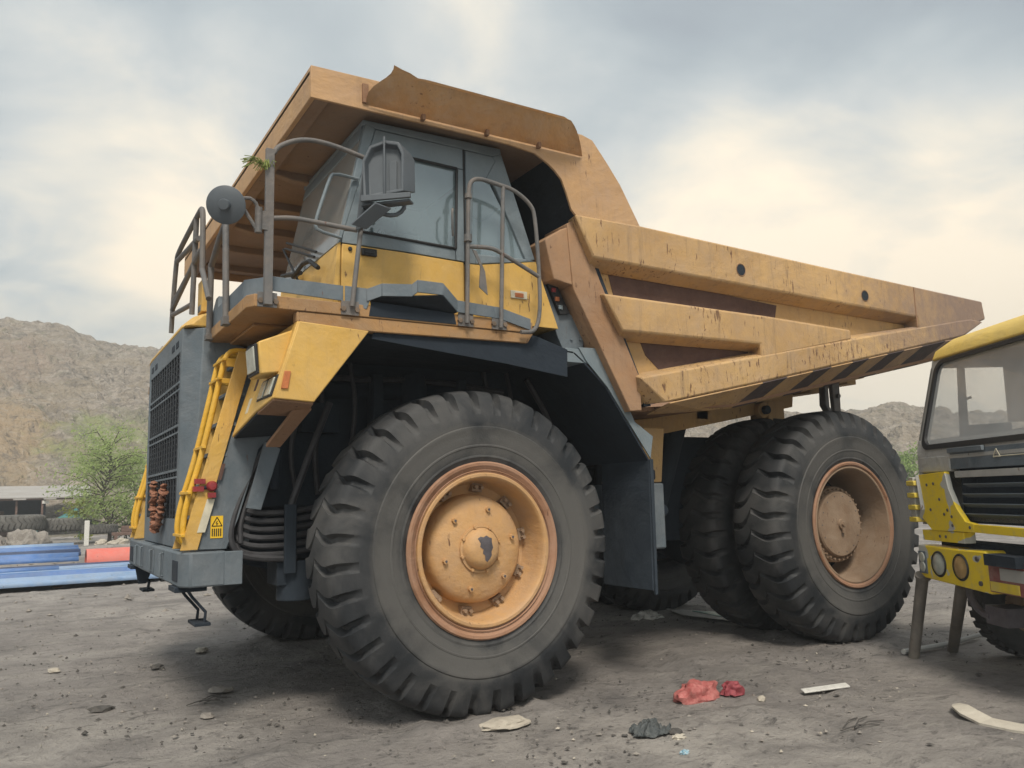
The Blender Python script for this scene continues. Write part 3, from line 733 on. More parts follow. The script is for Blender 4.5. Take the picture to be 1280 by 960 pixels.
prism(bm, [(-.16, 3.80), (-.12, 3.79), (-.04, 3.62), (-.02, 3.42), (-.10, 3.48), (-.085, 3.66)], Y - .004, Y + .004)
tube(bm, [(-.29, -.05, 4.16), (-.31, -.08, 4.12), (-.31, -.08, 3.98), (-.29, -.05, 3.92)], .01, 6)
obj('rail_fitting', bm, 'rail_grey', TR, smooth=True)
X = -1.985
rail([[(X, .58, 3.15), (X, .67, 4.02)], [(X, 1.25, 3.15), (X, 1.23, 3.80)], [(X, .66, 4.0), (X, .9, 3.93), (X, 1.23, 3.78)]], .026, [(X - .03, X + .03, .54, .64, 3.13, 3.20), (X - .03, X + .03, 1.20, 1.30, 3.13, 3.18)])
X = -2.05                                         # rails on the far side of the hood
rail([[(X, 1.27, 3.73), (X, 1.30, 4.20), (X, 1.34, 4.33), (X, 1.45, 4.34), (X, 2.6, 4.28), (X, 2.72, 4.22), (X, 2.86, 3.8), (X, 2.92, 3.50)],
      [(X, 1.27, 3.75), (X, .95, 3.42)], [(X, 1.62, 4.32), (X, 1.73, 3.45)], [(X, 1.30, 3.95), (X, 2.80, 3.80)], [(X, 1.50, 4.1), (X, 2.66, 4.2)], [(X, 1.42, 3.96), (X, 2.9, 3.74)], [(X, 1.76, 3.55), (X, 2.86, 3.68)]], .024)
for s in (0,):                                   # right-hand deck rail
    rail([[(-.9, 5.3, 3.2), (-.9, 5.3, 3.9), (-.8, 5.3, 4.0), (.3, 5.3, 4.0), (.45, 5.3, 3.9), (.45, 5.3, 3.2)], [(-.9, 5.3, 3.65), (.45, 5.3, 3.65)]])

# ---- front fender panels with lamps
def rake(z): return -1.61 - (3.05 - z) * .30
def fender(s):
    f = (lambda y: y if s == 1 else 5.2 - y)
    F = (lambda pts: [(x, f(y), z) for x, y, z in pts])
    bm = B()
    front = [(rake(3.06), -.10, 3.06), (rake(2.80), -.10, 2.80), (rake(2.48), -.10, 2.48), (rake(2.40) , .30, 2.42), (rake(2.33), .62, 2.34), (rake(2.27), .90, 2.27), (rake(2.6), .90, 2.6), (rake(3.06), .90, 3.06)]
    plate(bm, F(front), .02)
    plate(bm, F([(rake(3.06), -.10, 3.06), (-1.06, -.10, 3.03), (-1.49, -.10, 2.46), (rake(2.48), -.10, 2.48)]), .02)
    obj('front_panel', bm, 'cab_yellow', TR, bevel=.008)
    bm = B()
    plate(bm, F([(rake(2.48), -.09, 2.475), (-1.49, -.09, 2.455), (-1.45, .3, 2.40), (rake(2.42), .3, 2.41)]), .02)
    plate(bm, F([(rake(2.42), .3, 2.41), (-1.45, .3, 2.40), (-1.50, .88, 2.30), (rake(2.28), .88, 2.27)]), .02, 1)
    plate(bm, F([(-1.58, .08, 2.43), (-1.45, .08, 2.44), (-1.57, .50, 2.18), (-1.68, .50, 2.18)]), .03)
    plate(bm, F([(-1.47, -.02, 2.47), (-1.05, -.02, 3.02), (-1.0, .5, 3.02), (-1.45, .5, 2.42)]), .01, 1)
    obj('panel_underside', bm, ['brown_steel', 'black_steel'], TR, bevel=.004)
    # upper lamp box
    bm = B(); y0, y1 = sorted((f(-.03), f(.30)))
    loft(bm, [(-1.86, y0, 2.66), (-1.86, y1, 2.66), (-1.88, y1, 2.90), (-1.88, y0, 2.90)], [(-1.60, y0, 2.70), (-1.60, y1, 2.70), (-1.60, y1, 3.02), (-1.60, y0, 3.02)])
    hb = obj('lamp_box', bm, 'cab_yellow', TR, bevel=.012)
    bm = B(); plate(bm, [(-1.868, y0 + .03, 2.67), (-1.868, y1 - .03, 2.67), (-1.889, y1 - .03, 2.89), (-1.889, y0 + .03, 2.89)], .018)
    plate(bm, [(-1.884, y0 + .055, 2.69), (-1.884, y1 - .055, 2.69), (-1.901, y1 - .055, 2.87), (-1.901, y0 + .055, 2.87)], .012, 1)
    obj('headlight', bm, ['rubber_seal', 'lens'], TR, bevel=.004)
    bm = B(); y0, y1 = sorted((f(-.07), f(.36)))
    plate(bm, [(rake(2.50) - .012, y0, 2.50), (rake(2.50) - .012, y1, 2.50), (rake(2.66) - .012, y1, 2.66), (rake(2.66) - .012, y0, 2.66)], .016)
    for a in (.04, .24):
        plate(bm, [(rake(2.51) - .025, y0 + a, 2.515), (rake(2.51) - .025, y0 + a + .15, 2.515), (rake(2.645) - .025, y0 + a + .15, 2.645), (rake(2.645) - .025, y0 + a, 2.645)], .012, 1)
    obj('headlight', bm, ['rubber_seal', 'lens'], TR, bevel=.003)
    bm = B(); yy = f(-.115); plate(bm, [(-1.735, yy, 2.55), (-1.685, yy, 2.55), (-1.665, yy, 2.68), (-1.71, yy, 2.68)], .018)
    obj('side_reflector', bm, 'orange', TR, bevel=.003)
    # ladder stringers, steps and hand tubes
    for y in (.92, 1.28):
        bm = B(); plate(bm, F([(-2.22, y, 1.385), (-2.09, y, 1.385), (-1.69, y, 2.99), (-1.81, y, 2.99)]), .016)
        lad = obj('ladder_stringer', bm, 'cab_yellow', TR, bevel=.004)
    bm = B()
    for k in range(6):
        z = 1.62 + k * .25; x = -2.15 + (z - 1.385) * .25; y0, y1 = sorted((f(.93), f(1.27)))
        box(bm, x - .05, x + .09, y0, y1, z, z + .03)
    obj('ladder_step', bm, 'grey_paint', TR, bevel=.003)
    A = [(-2.09, .95, 1.40), (-2.15, .95, 1.43), (-2.19, .95, 1.48), (-2.20, .95, 1.59), (-2.17, .95, 1.77), (-2.10, .95, 2.02), (-2.04, .95, 2.28), (-1.98, .95, 2.58), (-1.925, .95, 2.86), (-1.90, .95, 2.95), (-1.85, .95, 3.0), (-1.72, .95, 3.0)]
    for dy, nm in ((0, 0), (.27, 1)):
        bm = B(); tube(bm, F([(x, y + dy, z) for x, y, z in A]), .024, 12, smooth_pts=1)
        for z, x in ((1.84, -2.15), (2.75, -1.95)):
            xa = -2.15 + (z - 1.385) * .25
            tube(bm, F([(x - .03, .95 + dy, z), (xa + .05, .95 + dy, z)]), .012, 6)
        obj('ladder_handrail', bm, 'tube_yellow', TR, smooth=True)
    bm = B()
    for z, x in ((1.49, -2.21), (1.82, -2.17), (2.18, -2.07), (2.74, -1.96), (2.90, -1.93)):
        y0, y1 = sorted((f(.86), f(1.26))); box(bm, x - .015, x + .015, y0, y1, z, z + .022)
    box(bm, -1.93, -1.72, *sorted((f(.93), f(.95))), 2.86, 2.93); box(bm, -1.95, -1.75, *sorted((f(.93), f(.95))), 2.72, 2.76)
    obj('ladder_bracket', bm, 'tube_yellow', TR, bevel=.003)
    bm = B(); plate(bm, F([(-2.085, .94, 1.385), (-1.87, .94, 1.38), (-1.78, .94, 1.62), (-1.71, .94, 1.86), (-1.63, .94, 2.18), (-1.50, .94, 2.32), (-1.84, .94, 2.32)]), .014)
    plate(bm, F([(-1.87, .94, 1.38), (-1.87, 1.3, 1.38), (-1.71, 1.3, 1.9), (-1.71, .94, 1.9)]), .012)
    obj('side_panel', bm, 'grey_paint', TR, bevel=.004)
    return
fender(1); fender(-1)
# stickers and small red fittings on the near ladder side
bm = B()
def sidequad(x0, x1, z0, z1, y, mi, sk=0.): plate(bm, [(x0, y, z0), (x1, y, z0), (x1 + sk, y, z1), (x0 + sk, y, z1)], .004, mi)
sidequad(-1.995, -1.90, 1.47, 1.645, .930, 0)
P3 = [(-1.985, .9265, 1.565), (-1.908, .9265, 1.565), (-1.947, .9265, 1.635)]
for a, b in zip(P3, P3[1:] + P3[:1]): tube(bm, [a, b], .0035, 4, 1)
tube(bm, [(-1.945, .9265, 1.605), (-1.955, .9265, 1.585), (-1.94, .9265, 1.588), (-1.95, .9265, 1.573)], .003, 4, 1)
for k in range(5): sidequad(-1.985 + k * .016, -1.977 + k * .016, 1.485, 1.545, .9275, 1)
obj('warning_sticker', bm, ['sticker', 'sticker_black'], TR)
bm = B(); plate(bm, [(-2.10, .908, 1.52), (-2.04, .908, 1.52), (-1.97, .908, 1.78), (-2.03, .908, 1.78)], .004); plate(bm, [(-1.955, .908, 1.93), (-1.925, .908, 1.93), (-1.895, .908, 2.06), (-1.925, .908, 2.06)], .004, 1)
plate(bm, [(rake(2.62) - .0125, .62, 2.62), (rake(2.62) - .0125, .56, 2.62), (rake(2.80) - .0125, .56, 2.80), (rake(2.80) - .0125, .62, 2.80)], .004, 1)
plate(bm, [(rake(2.44) - .0125, .66, 2.44), (rake(2.44) - .0125, .58, 2.44), (rake(2.56) - .0125, .58, 2.56), (rake(2.56) - .0125, .66, 2.56)], .004, 0)
obj('paper_label', bm, ['white_label', 'brown_panel'], TR)
bm = B(); lathe(bm, [(0, -.04), (.028, -.035), (.042, -.015), (.042, .02), (.03, .05), (0, .05)], -2.0, .89, 1.88, 16); box(bm, -2.14, -2.06, .88, .93, 1.84, 1.88); box(bm, -2.13, -2.05, .88, .93, 1.90, 1.94); cyl(bm, (-2.08, .9, 1.87), (-2.0, .9, 1.87), .014, 8, 1)
box(bm, -2.03, -1.97, .87, .9, 1.79, 1.83)
obj('isolation_switch', bm, ['red', 'black_steel'], TR, smooth=True)

# ---- cab
yc0, yc1 = .05, 1.68
def side(poly, t, mi, bm, y=yc0): prism(bm, poly, y, y + t, mi)
bm = B()                                         # lower body and floor
prism(bm, [(-1.30, 3.24), (-1.26, 3.74), (-1.245, 3.76), (-1.235, 3.76), (-1.25, 3.24)], .05, 1.68)
side([(-1.26, 3.24), (-1.24, 3.755), (-1.235, 3.755), (-1.243, 3.24)], .05, 0, bm)
side([(-.125, 3.24), (-.125, 3.73), (.0, 3.735), (.60, 3.84), (.825, 3.24)], .05, 0, bm)
prism(bm, [(-1.26, 3.24), (-1.24, 3.75), (.60, 3.84), (.825, 3.24)], yc1 - .05, yc1)
box(bm, -1.25, .80, .10, 1.62, 3.24, 3.29)
loft(bm, [(.77, .10, 3.24), (.82, .10, 3.24), (.60, .10, 3.83), (.55, .10, 3.83)], [(.77, 1.63, 3.24), (.82, 1.63, 3.24), (.60, 1.63, 3.83), (.55, 1.63, 3.83)])
obj('cab_body', bm, 'cab_yellow', TR, bevel=.008)
bm = B()                                         # grey upper frame
def fr_x(z): return -1.03 - (4.80 - z) * .212      # windscreen plane
def pl_x(z): return .26 + (4.82 - z) * .347        # rear pillar
for y in (yc0, yc1 - .05):
    side([(fr_x(3.76), 3.757), (fr_x(4.80), 4.80), (fr_x(4.8) + .09, 4.775), (fr_x(3.76) + .015, 3.757)], .05, 0, bm, y)     # A pillar
    side([(fr_x(4.8) + .09, 4.775), (fr_x(4.8), 4.80), (.26, 4.82), (.265, 4.80), (.17, 4.762), (-.10, 4.768)], .05, 0, bm, y)   # roof edge
    side([(-.105, 4.76), (.17, 4.76), (.20, 4.72), (.09, 4.52), (-.03, 4.51), (-.055, 3.9), (-.03, 3.86), (-.02, 3.74), (-.105, 3.735)], .05, 0, bm, y)   # B pillar and quarter head
    side([(.172, 4.76), (.266, 4.798), (pl_x(3.86), 3.86), (.50, 3.83), (.485, 3.86), (.18, 4.50), (.09, 4.52), (.20, 4.72)], .05, 0, bm, y)     # rear pillar
    side([(-.02, 3.74), (-.03, 3.83), (.50, 3.855), (.60, 3.845)], .05, 0, bm, y)
plate(bm, [(-1.05, .05, 4.81), (.26, .05, 4.83), (.26, 1.68, 4.83), (-1.05, 1.68, 4.81)], .04)                     # roof
plate(bm, [(fr_x(4.80), .10, 4.79), (fr_x(4.66), .10, 4.66), (fr_x(4.66), 1.63, 4.66), (fr_x(4.80), 1.63, 4.79)], .03)
plate(bm, [(pl_x(4.8), .10, 4.79), (pl_x(4.4), .10, 4.4), (pl_x(4.4), 1.63, 4.4), (pl_x(4.8), 1.63, 4.79)], .03)
obj('cab_frame', bm, 'cab_grey', TR, bevel=.008)
bm = B()                                         # door: grey frame round the window, yellow skin below
dA = (lambda z: fr_x(z) + .022)
side([(dA(3.76), 3.765), (dA(4.76), 4.765), (-.125, 4.765), (-.125, 3.745), (-.80, 3.76)][0:0] or [(dA(3.86) , 3.86), (dA(4.765) + .075, 4.765), (-.125, 4.765), (-.125, 4.58), (-.57, 4.59), (-.88, 4.59), (-1.07, 3.87)], .035, 0, bm, yc0 + .0)
side([(-.19, 4.575), (-.128, 4.575), (-.128, 3.745), (-.21, 3.75), (-.215, 3.845)], .035, 0, bm)
side([(dA(3.86), 3.857), (-1.07, 3.867), (-.222, 3.84), (-.215, 3.748), (-.7, 3.76), (fr_x(3.76) + .025, 3.76)], .035, 0, bm)
dr = obj('door', bm, 'cab_grey', TR, bevel=.005)
def child(name, bmx, mats, par, **kw): return obj(name, bmx, mats, par, **kw)
bm = B(); side([(-1.235, 3.27), (-1.225, 3.752), (-.70, 3.752), (-.14, 3.738), (-.14, 3.27)], .035, 0, bm); child('door_skin', bm, 'cab_yellow', dr, bevel=.006)
bm = B(); box(bm, -1.07, -.94, .022, .05, 3.675, 3.735); cyl(bm, (-1.16, .05, 3.715), (-1.16, .036, 3.715), .018, 12); box(bm, -1.05, -.96, .015, .03, 3.69, 3.72); child('handle', bm, 'rubber_seal', dr, bevel=.006)
bm = B(); side([(-1.075, 3.86), (-.885, 4.595), (-.18, 4.58), (-.21, 3.845)], .006, 0, bm, yc0 + .018); child('window', bm, 'glass', dr)
bm = B()
E = [(-1.068, 3.872), (-.878, 4.588), (-.193, 4.573), (-.216, 3.85)]
for a, b in zip(E, E[1:] + E[:1]): tube(bm, [(a[0], .047, a[1]), (b[0], .047, b[1])], .012, 6)
child('window_seal', bm, 'rubber_seal', dr)
bm = B(); box(bm, -.132, -.122, .043, .052, 3.3, 4.76); obj('door_gap_seal', bm, 'rubber_seal', TR)
bm = B(); side([(-.05, 3.80), (-.05, 4.54), (.13, 4.53), (.52, 3.84)], .006, 0, bm, yc0 + .02); side([(-1.07, 3.8), (-.9, 4.7), (.2, 4.7), (.52, 3.84)], .006, 0, bm, yc1 - .03); obj('side_window', bm, 'glass', TR)
bm = B(); plate(bm, [(fr_x(3.76) , .09, 3.76), (fr_x(4.68), .09, 4.68), (fr_x(4.68), 1.64, 4.68), (fr_x(3.76), 1.64, 3.76)], .01); obj('windscreen', bm, 'windscreen', TR)
bm = B(); plate(bm, [(pl_x(3.86) , .10, 3.86), (pl_x(4.42), .10, 4.42), (pl_x(4.42), 1.63, 4.42), (pl_x(3.86), 1.63, 3.86)], .01); obj('rear_window', bm, 'glass', TR)
bm = B(); plate(bm, [(-1.0, .12, 4.775), (.22, .12, 4.79), (.22, 1.6, 4.79), (-1.0, 1.6, 4.775)], .01); obj('bounce_headliner', bm, 'bounce_headliner', TR)  # pale ceiling plate added to brighten the cab seen through the glass
bm = B()                                         # seat, wheel, console
box(bm, -.35, .15, .55, 1.1, 3.5, 3.68); prism(bm, [(.05, 3.66), (.20, 3.66), (.34, 4.35), (.22, 4.38)], .58, 1.07); box(bm, -.25, .05, .65, 1.0, 3.29, 3.5)
box(bm, -1.2, -1.0, .2, 1.5, 3.29, 3.85); cyl(bm, (-1.0, .82, 3.7), (-.75, .82, 3.98), .03)
for k in range(20):
    a, b = 2 * math.pi * k / 20, 2 * math.pi * (k + 1) / 20
    e1, e2 = Vector((0, 1, 0)), Vector((.6, 0, .75)).normalized()
    tube(bm, [Vector((-.75, .82, 4.0)) + .22 * (math.cos(t) * e1 + math.sin(t) * e2) for t in (a, b)], .015, 6)
obj('seat_and_controls', bm, 'interior', TR, bevel=.02)
bm = B(); tube(bm, [(-.25, 1.55, 4.32), (-.28, 1.5, 4.42), (.1, 1.5, 4.42)], .02, 8); tube(bm, [(-.50, 1.2, 3.88), (-.50, 1.2, 4.12), (-.42, 1.2, 4.16), (-.05, 1.2, 4.10), (-.03, 1.2, 3.88)], .03, 8, smooth_pts=1)
obj('grab_bar', bm, 'rubber_seal', TR, smooth=True)
bm = B(); tube(bm, [(-1.10, .03, 4.30), (-1.31, .0, 4.30), (-1.345, .0, 4.25), (-1.43, .0, 3.97), (-1.46, .0, 3.86), (-1.44, .0, 3.81), (-1.24, .03, 3.79)], .014, 8, smooth_pts=1); obj('grab_handle', bm, 'cab_grey', TR, smooth=True)
bm = B()
for (a, b) in (((-1.29, .5, 3.80), (-1.30, 1.35, 4.12)), ((-1.29, .55, 3.77), (-1.30, 1.40, 4.08)), ((-1.31, .9, 3.62), (-1.29, 1.5, 4.1))): tube(bm, [a, b], .012, 6)
tube(bm, [(-1.32, .35, 3.62), (-1.34, .6, 3.76), (-1.34, 1.0, 3.70)], .02, 6, smooth_pts=1); tube(bm, [(-1.30, .9, 3.72), (-1.30, 1.5, 3.84)], .02, 6)
obj('wiper', bm, 'rubber_seal', TR)
bm = B(); box(bm, .32, .49, .036, .05, 3.475, 3.545); box(bm, .36, .45, .030, .037, 3.485, 3.525, 1); obj('side_marker', bm, ['white_label', 'orange'], TR, bevel=.005)
# grey box and lamp column behind the cab
bm = B(); prism(bm, [(.70, 3.70), (.78, 3.70), (1.0, 3.40), (1.14, 3.39), (1.14, 3.09), (.90, 3.07), (.84, 3.2)], .10, .50); 
for x, z in ((1.0, 3.16), (1.1, 3.17)): cyl(bm, (x, .10, z), (x, .085, z), .012, 8)
obj('electrical_box', bm, 'grey_paint', TR, bevel=.008)
bm = B(); prism(bm, [(.72, 3.68), (.82, 3.68), (.97, 3.40), (.86, 3.38)], .06, .10)
for i, (x, z, mi) in enumerate(((.79, 3.60, 1), (.825, 3.52, 2), (.86, 3.445, 3))): box(bm, x - .022, x + .022, .045, .062, z - .02, z + .02, mi)
obj('lamp_strip', bm, ['rubber_seal', 'red', 'orange', 'glass'], TR, bevel=.003)

# ---- mirrors
bm = B()
hs = [(-1.16, -.24, 4.03), (-1.17, -.24, 4.34), (-1.12, -.27, 4.46), (-1.02, -.34, 4.50), (-.93, -.40, 4.48), (-.90, -.42, 4.40), (-.90, -.42, 4.08)]
bk = [(x + .13, y + .07, 4.26 + (z - 4.26) * .82) for x, y, z in hs]
n_ = len(hs); cen = Vector((-1.03, -.33, 4.26)); inn = [Vector(h).lerp(cen, .12) for h in hs]; rec = [Vector(h).lerp(cen, .2) + Vector((.035, .035, 0)) for h in hs]
rings = [[bm.verts.new(q) for q in L] for L in (bk, hs, inn, rec)]
bm.faces.new(rings[0]); bm.faces.new(rings[3])
for a, b in zip(rings[:-1], rings[1:]):
    for k in range(n_): bm.faces.new((a[k], a[(k + 1) % n_], b[(k + 1) % n_], b[k]))
rb = obj('mirror', bm, 'mirror_grey', TR, bevel=.006)
rb['label'] = 'large rectangular rear view mirror on the side rail'
bm = B(); tube(bm, [(-1.03, -.35, 4.52), (-1.03, -.35, 4.05)], .010, 6); plate(bm, [(-1.18, -.25, 4.00), (-.86, -.46, 4.02), (-.86, -.46, 4.06), (-1.18, -.25, 4.05)], .03); plate(bm, [(-1.17, -.22, 3.99), (-.86, -.44, 4.01), (-.80, -.38, 4.01), (-1.10, -.14, 3.99)], .02)
tube(bm, [(-1.05, -.24, 4.02), (-1.04, -.26, 3.93), (-.92, -.28, 3.92), (-.84, -.28, 3.98), (-.83, -.28, 4.05)], .018, 8, smooth_pts=1)
plate(bm, [(-1.24, -.20, 3.83), (-1.10, -.34, 3.98), (-.97, -.34, 3.955), (-1.12, -.20, 3.81)], .025)
plate(bm, [(-1.19, -.165, 3.80), (-1.06, -.165, 3.86), (-1.04, -.165, 4.40), (-1.13, -.165, 4.40)], .012)
plate(bm, [(-.98, -.325, 4.08), (-.93, -.36, 4.08), (-.93, -.36, 4.34), (-.98, -.325, 4.34)], .008)
child('mirror_bracket', bm, 'mirror_grey', rb, bevel=.004)
bm = B()
dirn = Vector((.40, .85, .30)).normalized(); c0 = Vector((-2.14, -.12, 3.855))
q = dirn.to_track_quat('Y', 'Z').to_matrix().to_4x4(); mt = Matrix.Translation(c0) @ q
tmp = B(); lathe(tmp, [(0, .012), (.075, .008), (.120, -.004), (.136, -.016), (.137, -.026), (.130, -.030), (.07, -.046), (0, -.05)], seg=36); lathe(tmp, [(0, -.105), (.036, -.102), (.04, -.09), (.04, -.04)], seg=18); tmp.transform(mt)
rm = obj('mirror', tmp, 'mirror_grey', TR, smooth=True); rm['label'] = 'round convex mirror on a bent arm at the front corner'
tube(bm, [(-2.08, -.12, 3.90), (-2.0, -.16, 3.925), (-1.95, -.16, 3.90), (-1.93, -.16, 3.85)], .014, 8, smooth_pts=1); tube(bm, [(-2.06, -.13, 3.90), (-1.935, -.16, 3.69)], .014, 8); cyl(bm, (-1.925, -.16, 3.86), (-1.925, -.16, 3.67), .026); box(bm, -1.93, -1.86, -.165, -.145, 3.70, 3.84)
child('mirror_arm', bm, 'rail_grey', rm, smooth=True)

# ---- mudguards, flap and tanks
bm = B()
for s in (0, 1):
    prof = [(.80, 3.03), (.95, 3.02), (1.06, 2.94), (1.31, 2.72), (1.78, 2.04)]
    for a, b in zip(prof[:-1], prof[1:]):
        y0, y1 = (0., 1.3) if not s else (3.9, 5.2)
        plate(bm, [(a[0], y0, a[1]), (b[0], y0, b[1]), (b[0], y1, b[1]), (a[0], y1, a[1])], .02)
    y0, y1 = (-.06, -.04) if not s else (5.24, 5.26)
    prism(bm, [(-1.0, 3.04), (-1.02, 2.98), (.2, 2.86), (.83, 2.78), (.84, 3.03), (.60, 3.10), (.5, 3.13), (-.2, 3.09)], y0, y1)
    y0, y1 = (0., 1.3) if not s else (3.9, 5.2)
    box(bm, -1.5, .85, y0, y1, 3.01, 3.03)
obj('mudguard', bm, 'black_steel', TR, bevel=.003)
bm = B(); prism(bm, [(1.00, 3.07), (1.33, 3.08), (1.55, 2.55), (1.62, 2.40), (1.80, 2.05), (1.31, 2.72), (1.08, 2.95)], -.015, .0); plate(bm, [(1.60, -.0, 2.42), (1.86, .02, 2.27), (1.80, -.0, 2.05)], .01)
plate(bm, [(1.33, -.01, 3.08), (1.55, -.01, 2.55), (1.66, .25, 2.62), (1.44, .25, 3.12)], .01)
box(bm, .86, 1.12, .0, .3, 2.93, 3.06)
prism(bm, [(1.00, 3.07), (1.33, 3.08), (1.55, 2.55), (1.62, 2.40), (1.80, 2.05), (1.31, 2.72), (1.08, 2.95)], 5.2, 5.215)
obj('mudguard_plate', bm, 'cab_grey', TR, bevel=.003)
bm = B()
for s in (0, 1):
    y0, y1 = (-.01, .72) if not s else (4.48, 5.21)
    plate(bm, [(1.78, y0, 2.05), (1.78, y1, 2.05), (1.75, y1, .84), (1.75, y0, .84)], .02); 
    if not s: prism(bm, [(1.76, .80), (1.79, .80), (1.81, 2.05), (1.77, 2.05)], -.03, -.01)
obj('mud_flap', bm, 'dark_liner', TR, bevel=.003)
bm = B(); box(bm, 1.92, 2.24, .32, 1.15, 1.18, 1.83); box(bm, 1.96, 2.16, .34, .5, 1.86, 1.97, 1); box(bm, 1.9, 2.3, 4.05, 4.9, 1.2, 1.85); cyl(bm, (2.35, .6, 1.55), (2.35, .45, 1.55), .06, 12, 1); cyl(bm, (1.6, 1.2, 1.5), (2.3, 1.2, 1.5), .25, 18)
obj('hydraulic_tank', bm, ['grey_paint', 'black_steel'], TR, bevel=.02)
bm = B(); prism(bm, [(2.05, 1.84), (2.33, 1.84), (2.40, 2.40), (2.12, 2.40)], .45, 1.1); prism(bm, [(2.05, 1.84), (2.33, 1.84), (2.40, 2.40), (2.12, 2.40)], 4.1, 4.75); obj('frame_post', bm, 'body_tan', TR, bevel=.01)

# ---- dump body
DB = empty('dump_body', (4.0, 2.6, 3.4), TR)
def both(bm, fn):
    fn(lambda y: y); fn(lambda y: 5.2 - y)
def lp(bm, A, ya, Bq, yb, f, mi=0): loft(bm, [(x, f(ya), z) for x, z in A], [(x, f(yb), z) for x, z in Bq], mi)
for f in (lambda y: y, lambda y: 5.2 - y):
    bm = B(); w0 = [(.98, 4.24), (1.65, 4.25), (7.50, 4.12), (7.54, 3.96), (6.9, 3.72), (1.75, 2.62)]
    lp(bm, w0, .0, w0, .05, f); obj('side_wall', bm, 'body_tan', DB, bevel=.005)
    bm = B(); A = [(.88, 4.26), (1.07, 3.88), (6.03, 3.79), (6.05, 3.60), (7.2, 3.78), (7.57, 3.90), (7.53, 4.14), (4.42, 4.205), (1.65, 4.27)]
    A2 = [(.93, 4.27), (1.12, 3.80), (6.03, 3.72), (6.05, 3.62), (7.2, 3.80), (7.57, 3.90), (7.53, 4.15), (4.42, 4.215), (1.65, 4.28)]
    lp(bm, A, -.2, A2, .0, f); 
    tr_ = obj('top_rail', bm, 'rail_tan', DB, bevel=.02)
    bm = B()
    for x, z in ((2.98, 4.0), (5.02, 3.945)):
        lathe(bm, [(.062, -.003), (.066, -.006), (.070, -.003)], x, f(-.2), z, 18); cyl(bm, (x, f(-.2), z), (x, f(-.204), z), .058, 18, 1)
    child('lifting_eye', bm, ['brown_steel', 'black_steel'], tr_)
    bm = B(); box(bm, 5.995, 6.01, *sorted((f(-.206), f(-.2))), 3.66, 4.16); child('weld_seam', bm, 'brown_steel', tr_)
    bm = B(); A = [(1.17, 3.55), (1.37, 3.22), (3.20, 3.24), (3.19, 3.09), (4.70, 3.40), (4.70, 3.51), (3.35, 3.54)]
    A2 = [(1.22, 3.60), (1.45, 3.16), (3.26, 3.18), (3.25, 3.09), (4.80, 3.40), (4.80, 3.56), (3.35, 3.60)]
    lp(bm, A, -.2, A2, .0, f); obj('side_rib', bm, 'rail_tan', DB, bevel=.02)
    bm = B(); A = [(1.54, 2.79), (1.84, 2.57), (3.19, 2.84), (5.55, 3.33), (7.0, 3.63), (7.5, 3.86), (7.2, 3.87), (6.85, 3.81), (4.68, 3.40)]
    A2 = [(1.62, 2.86), (1.62, 2.56), (3.19, 2.76), (5.55, 3.25), (7.0, 3.54), (7.5, 3.82), (7.2, 3.90), (6.85, 3.84), (4.68, 3.46)]
    lp(bm, A, -.206, A2, .003, f); obj('lower_rail', bm, 'worn_rail', DB, bevel=.018)
    # dark brown panels set in the side recesses
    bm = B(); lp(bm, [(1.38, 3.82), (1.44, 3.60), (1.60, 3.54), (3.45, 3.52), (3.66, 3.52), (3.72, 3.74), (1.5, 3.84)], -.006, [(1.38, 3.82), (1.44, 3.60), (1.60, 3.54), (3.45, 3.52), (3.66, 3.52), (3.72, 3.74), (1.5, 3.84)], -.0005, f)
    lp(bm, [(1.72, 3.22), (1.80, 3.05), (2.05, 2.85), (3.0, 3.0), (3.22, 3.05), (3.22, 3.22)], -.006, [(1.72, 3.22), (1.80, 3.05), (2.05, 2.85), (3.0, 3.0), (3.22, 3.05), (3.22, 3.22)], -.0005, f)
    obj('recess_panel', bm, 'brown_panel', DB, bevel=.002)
    # warning stripes on the sloping underside of the lower rail
    bm = B()
    def zo(x): return np.interp(x, [1.84, 3.19, 5.55, 7.0], [2.57, 2.84, 3.33, 3.63]) - .012
    def zi(x): return np.interp(x, [1.7, 2.99, 6.73, 7.2], [2.48, 2.585, 3.325, 3.43])
    E2 = [1.9, 2.75, 3.12, 3.50, 3.92, 4.24, 4.62, 4.92, 5.28, 5.62, 6.0, 6.5, 7.1]
    for k in range(len(E2) - 1):
        a, b = E2[k], E2[k + 1]; s0 = .07 if k else 0; s1 = .07 if k < len(E2) - 2 else 0
        plate(bm, [(a + s0, f(-.20), zo(a + s0)), (b + s1, f(-.20), zo(b + s1)), (b - s1, f(.13), zi(b - s1)), (a - s0, f(.13), zi(a - s0))], .012, 1 if k % 2 == 0 and k > 1 else 0)
    obj('warning_stripe', bm, ['rail_tan', 'faded_black'], DB)
    # front corner column and upper side plate with the arch behind the cab
    bm = B()
    y0, y1 = -.10, .28
    loft(bm, [(.86, f(y0), 4.20), (.95, f(y0), 4.25), (1.64, f(y0), 2.80), (1.64, f(y0), 2.50), (1.50, f(y0), 2.49), (.90, f(y0), 3.60)],
         [(.86, f(y1), 4.20), (.95, f(y1), 4.25), (1.64, f(y1), 2.80), (1.64, f(y1), 2.50), (1.50, f(y1), 2.49), (.90, f(y1), 3.60)])
    obj('corner_column', bm, 'corner_tan', DB, bevel=.008)
    bm = B(); A = [(-1.56, 4.79), (-1.56, 5.05), (-1.03, 5.06), (1.0, 5.05), (1.12, 5.02), (1.29, 4.82), (1.43, 4.64), (1.66, 4.25), (.90, 4.25), (.85, 4.30), (.80, 4.45), (.75, 4.57), (.68, 4.64), (.61, 4.69), (.47, 4.76), (.2, 4.785), (-.11, 4.79)]
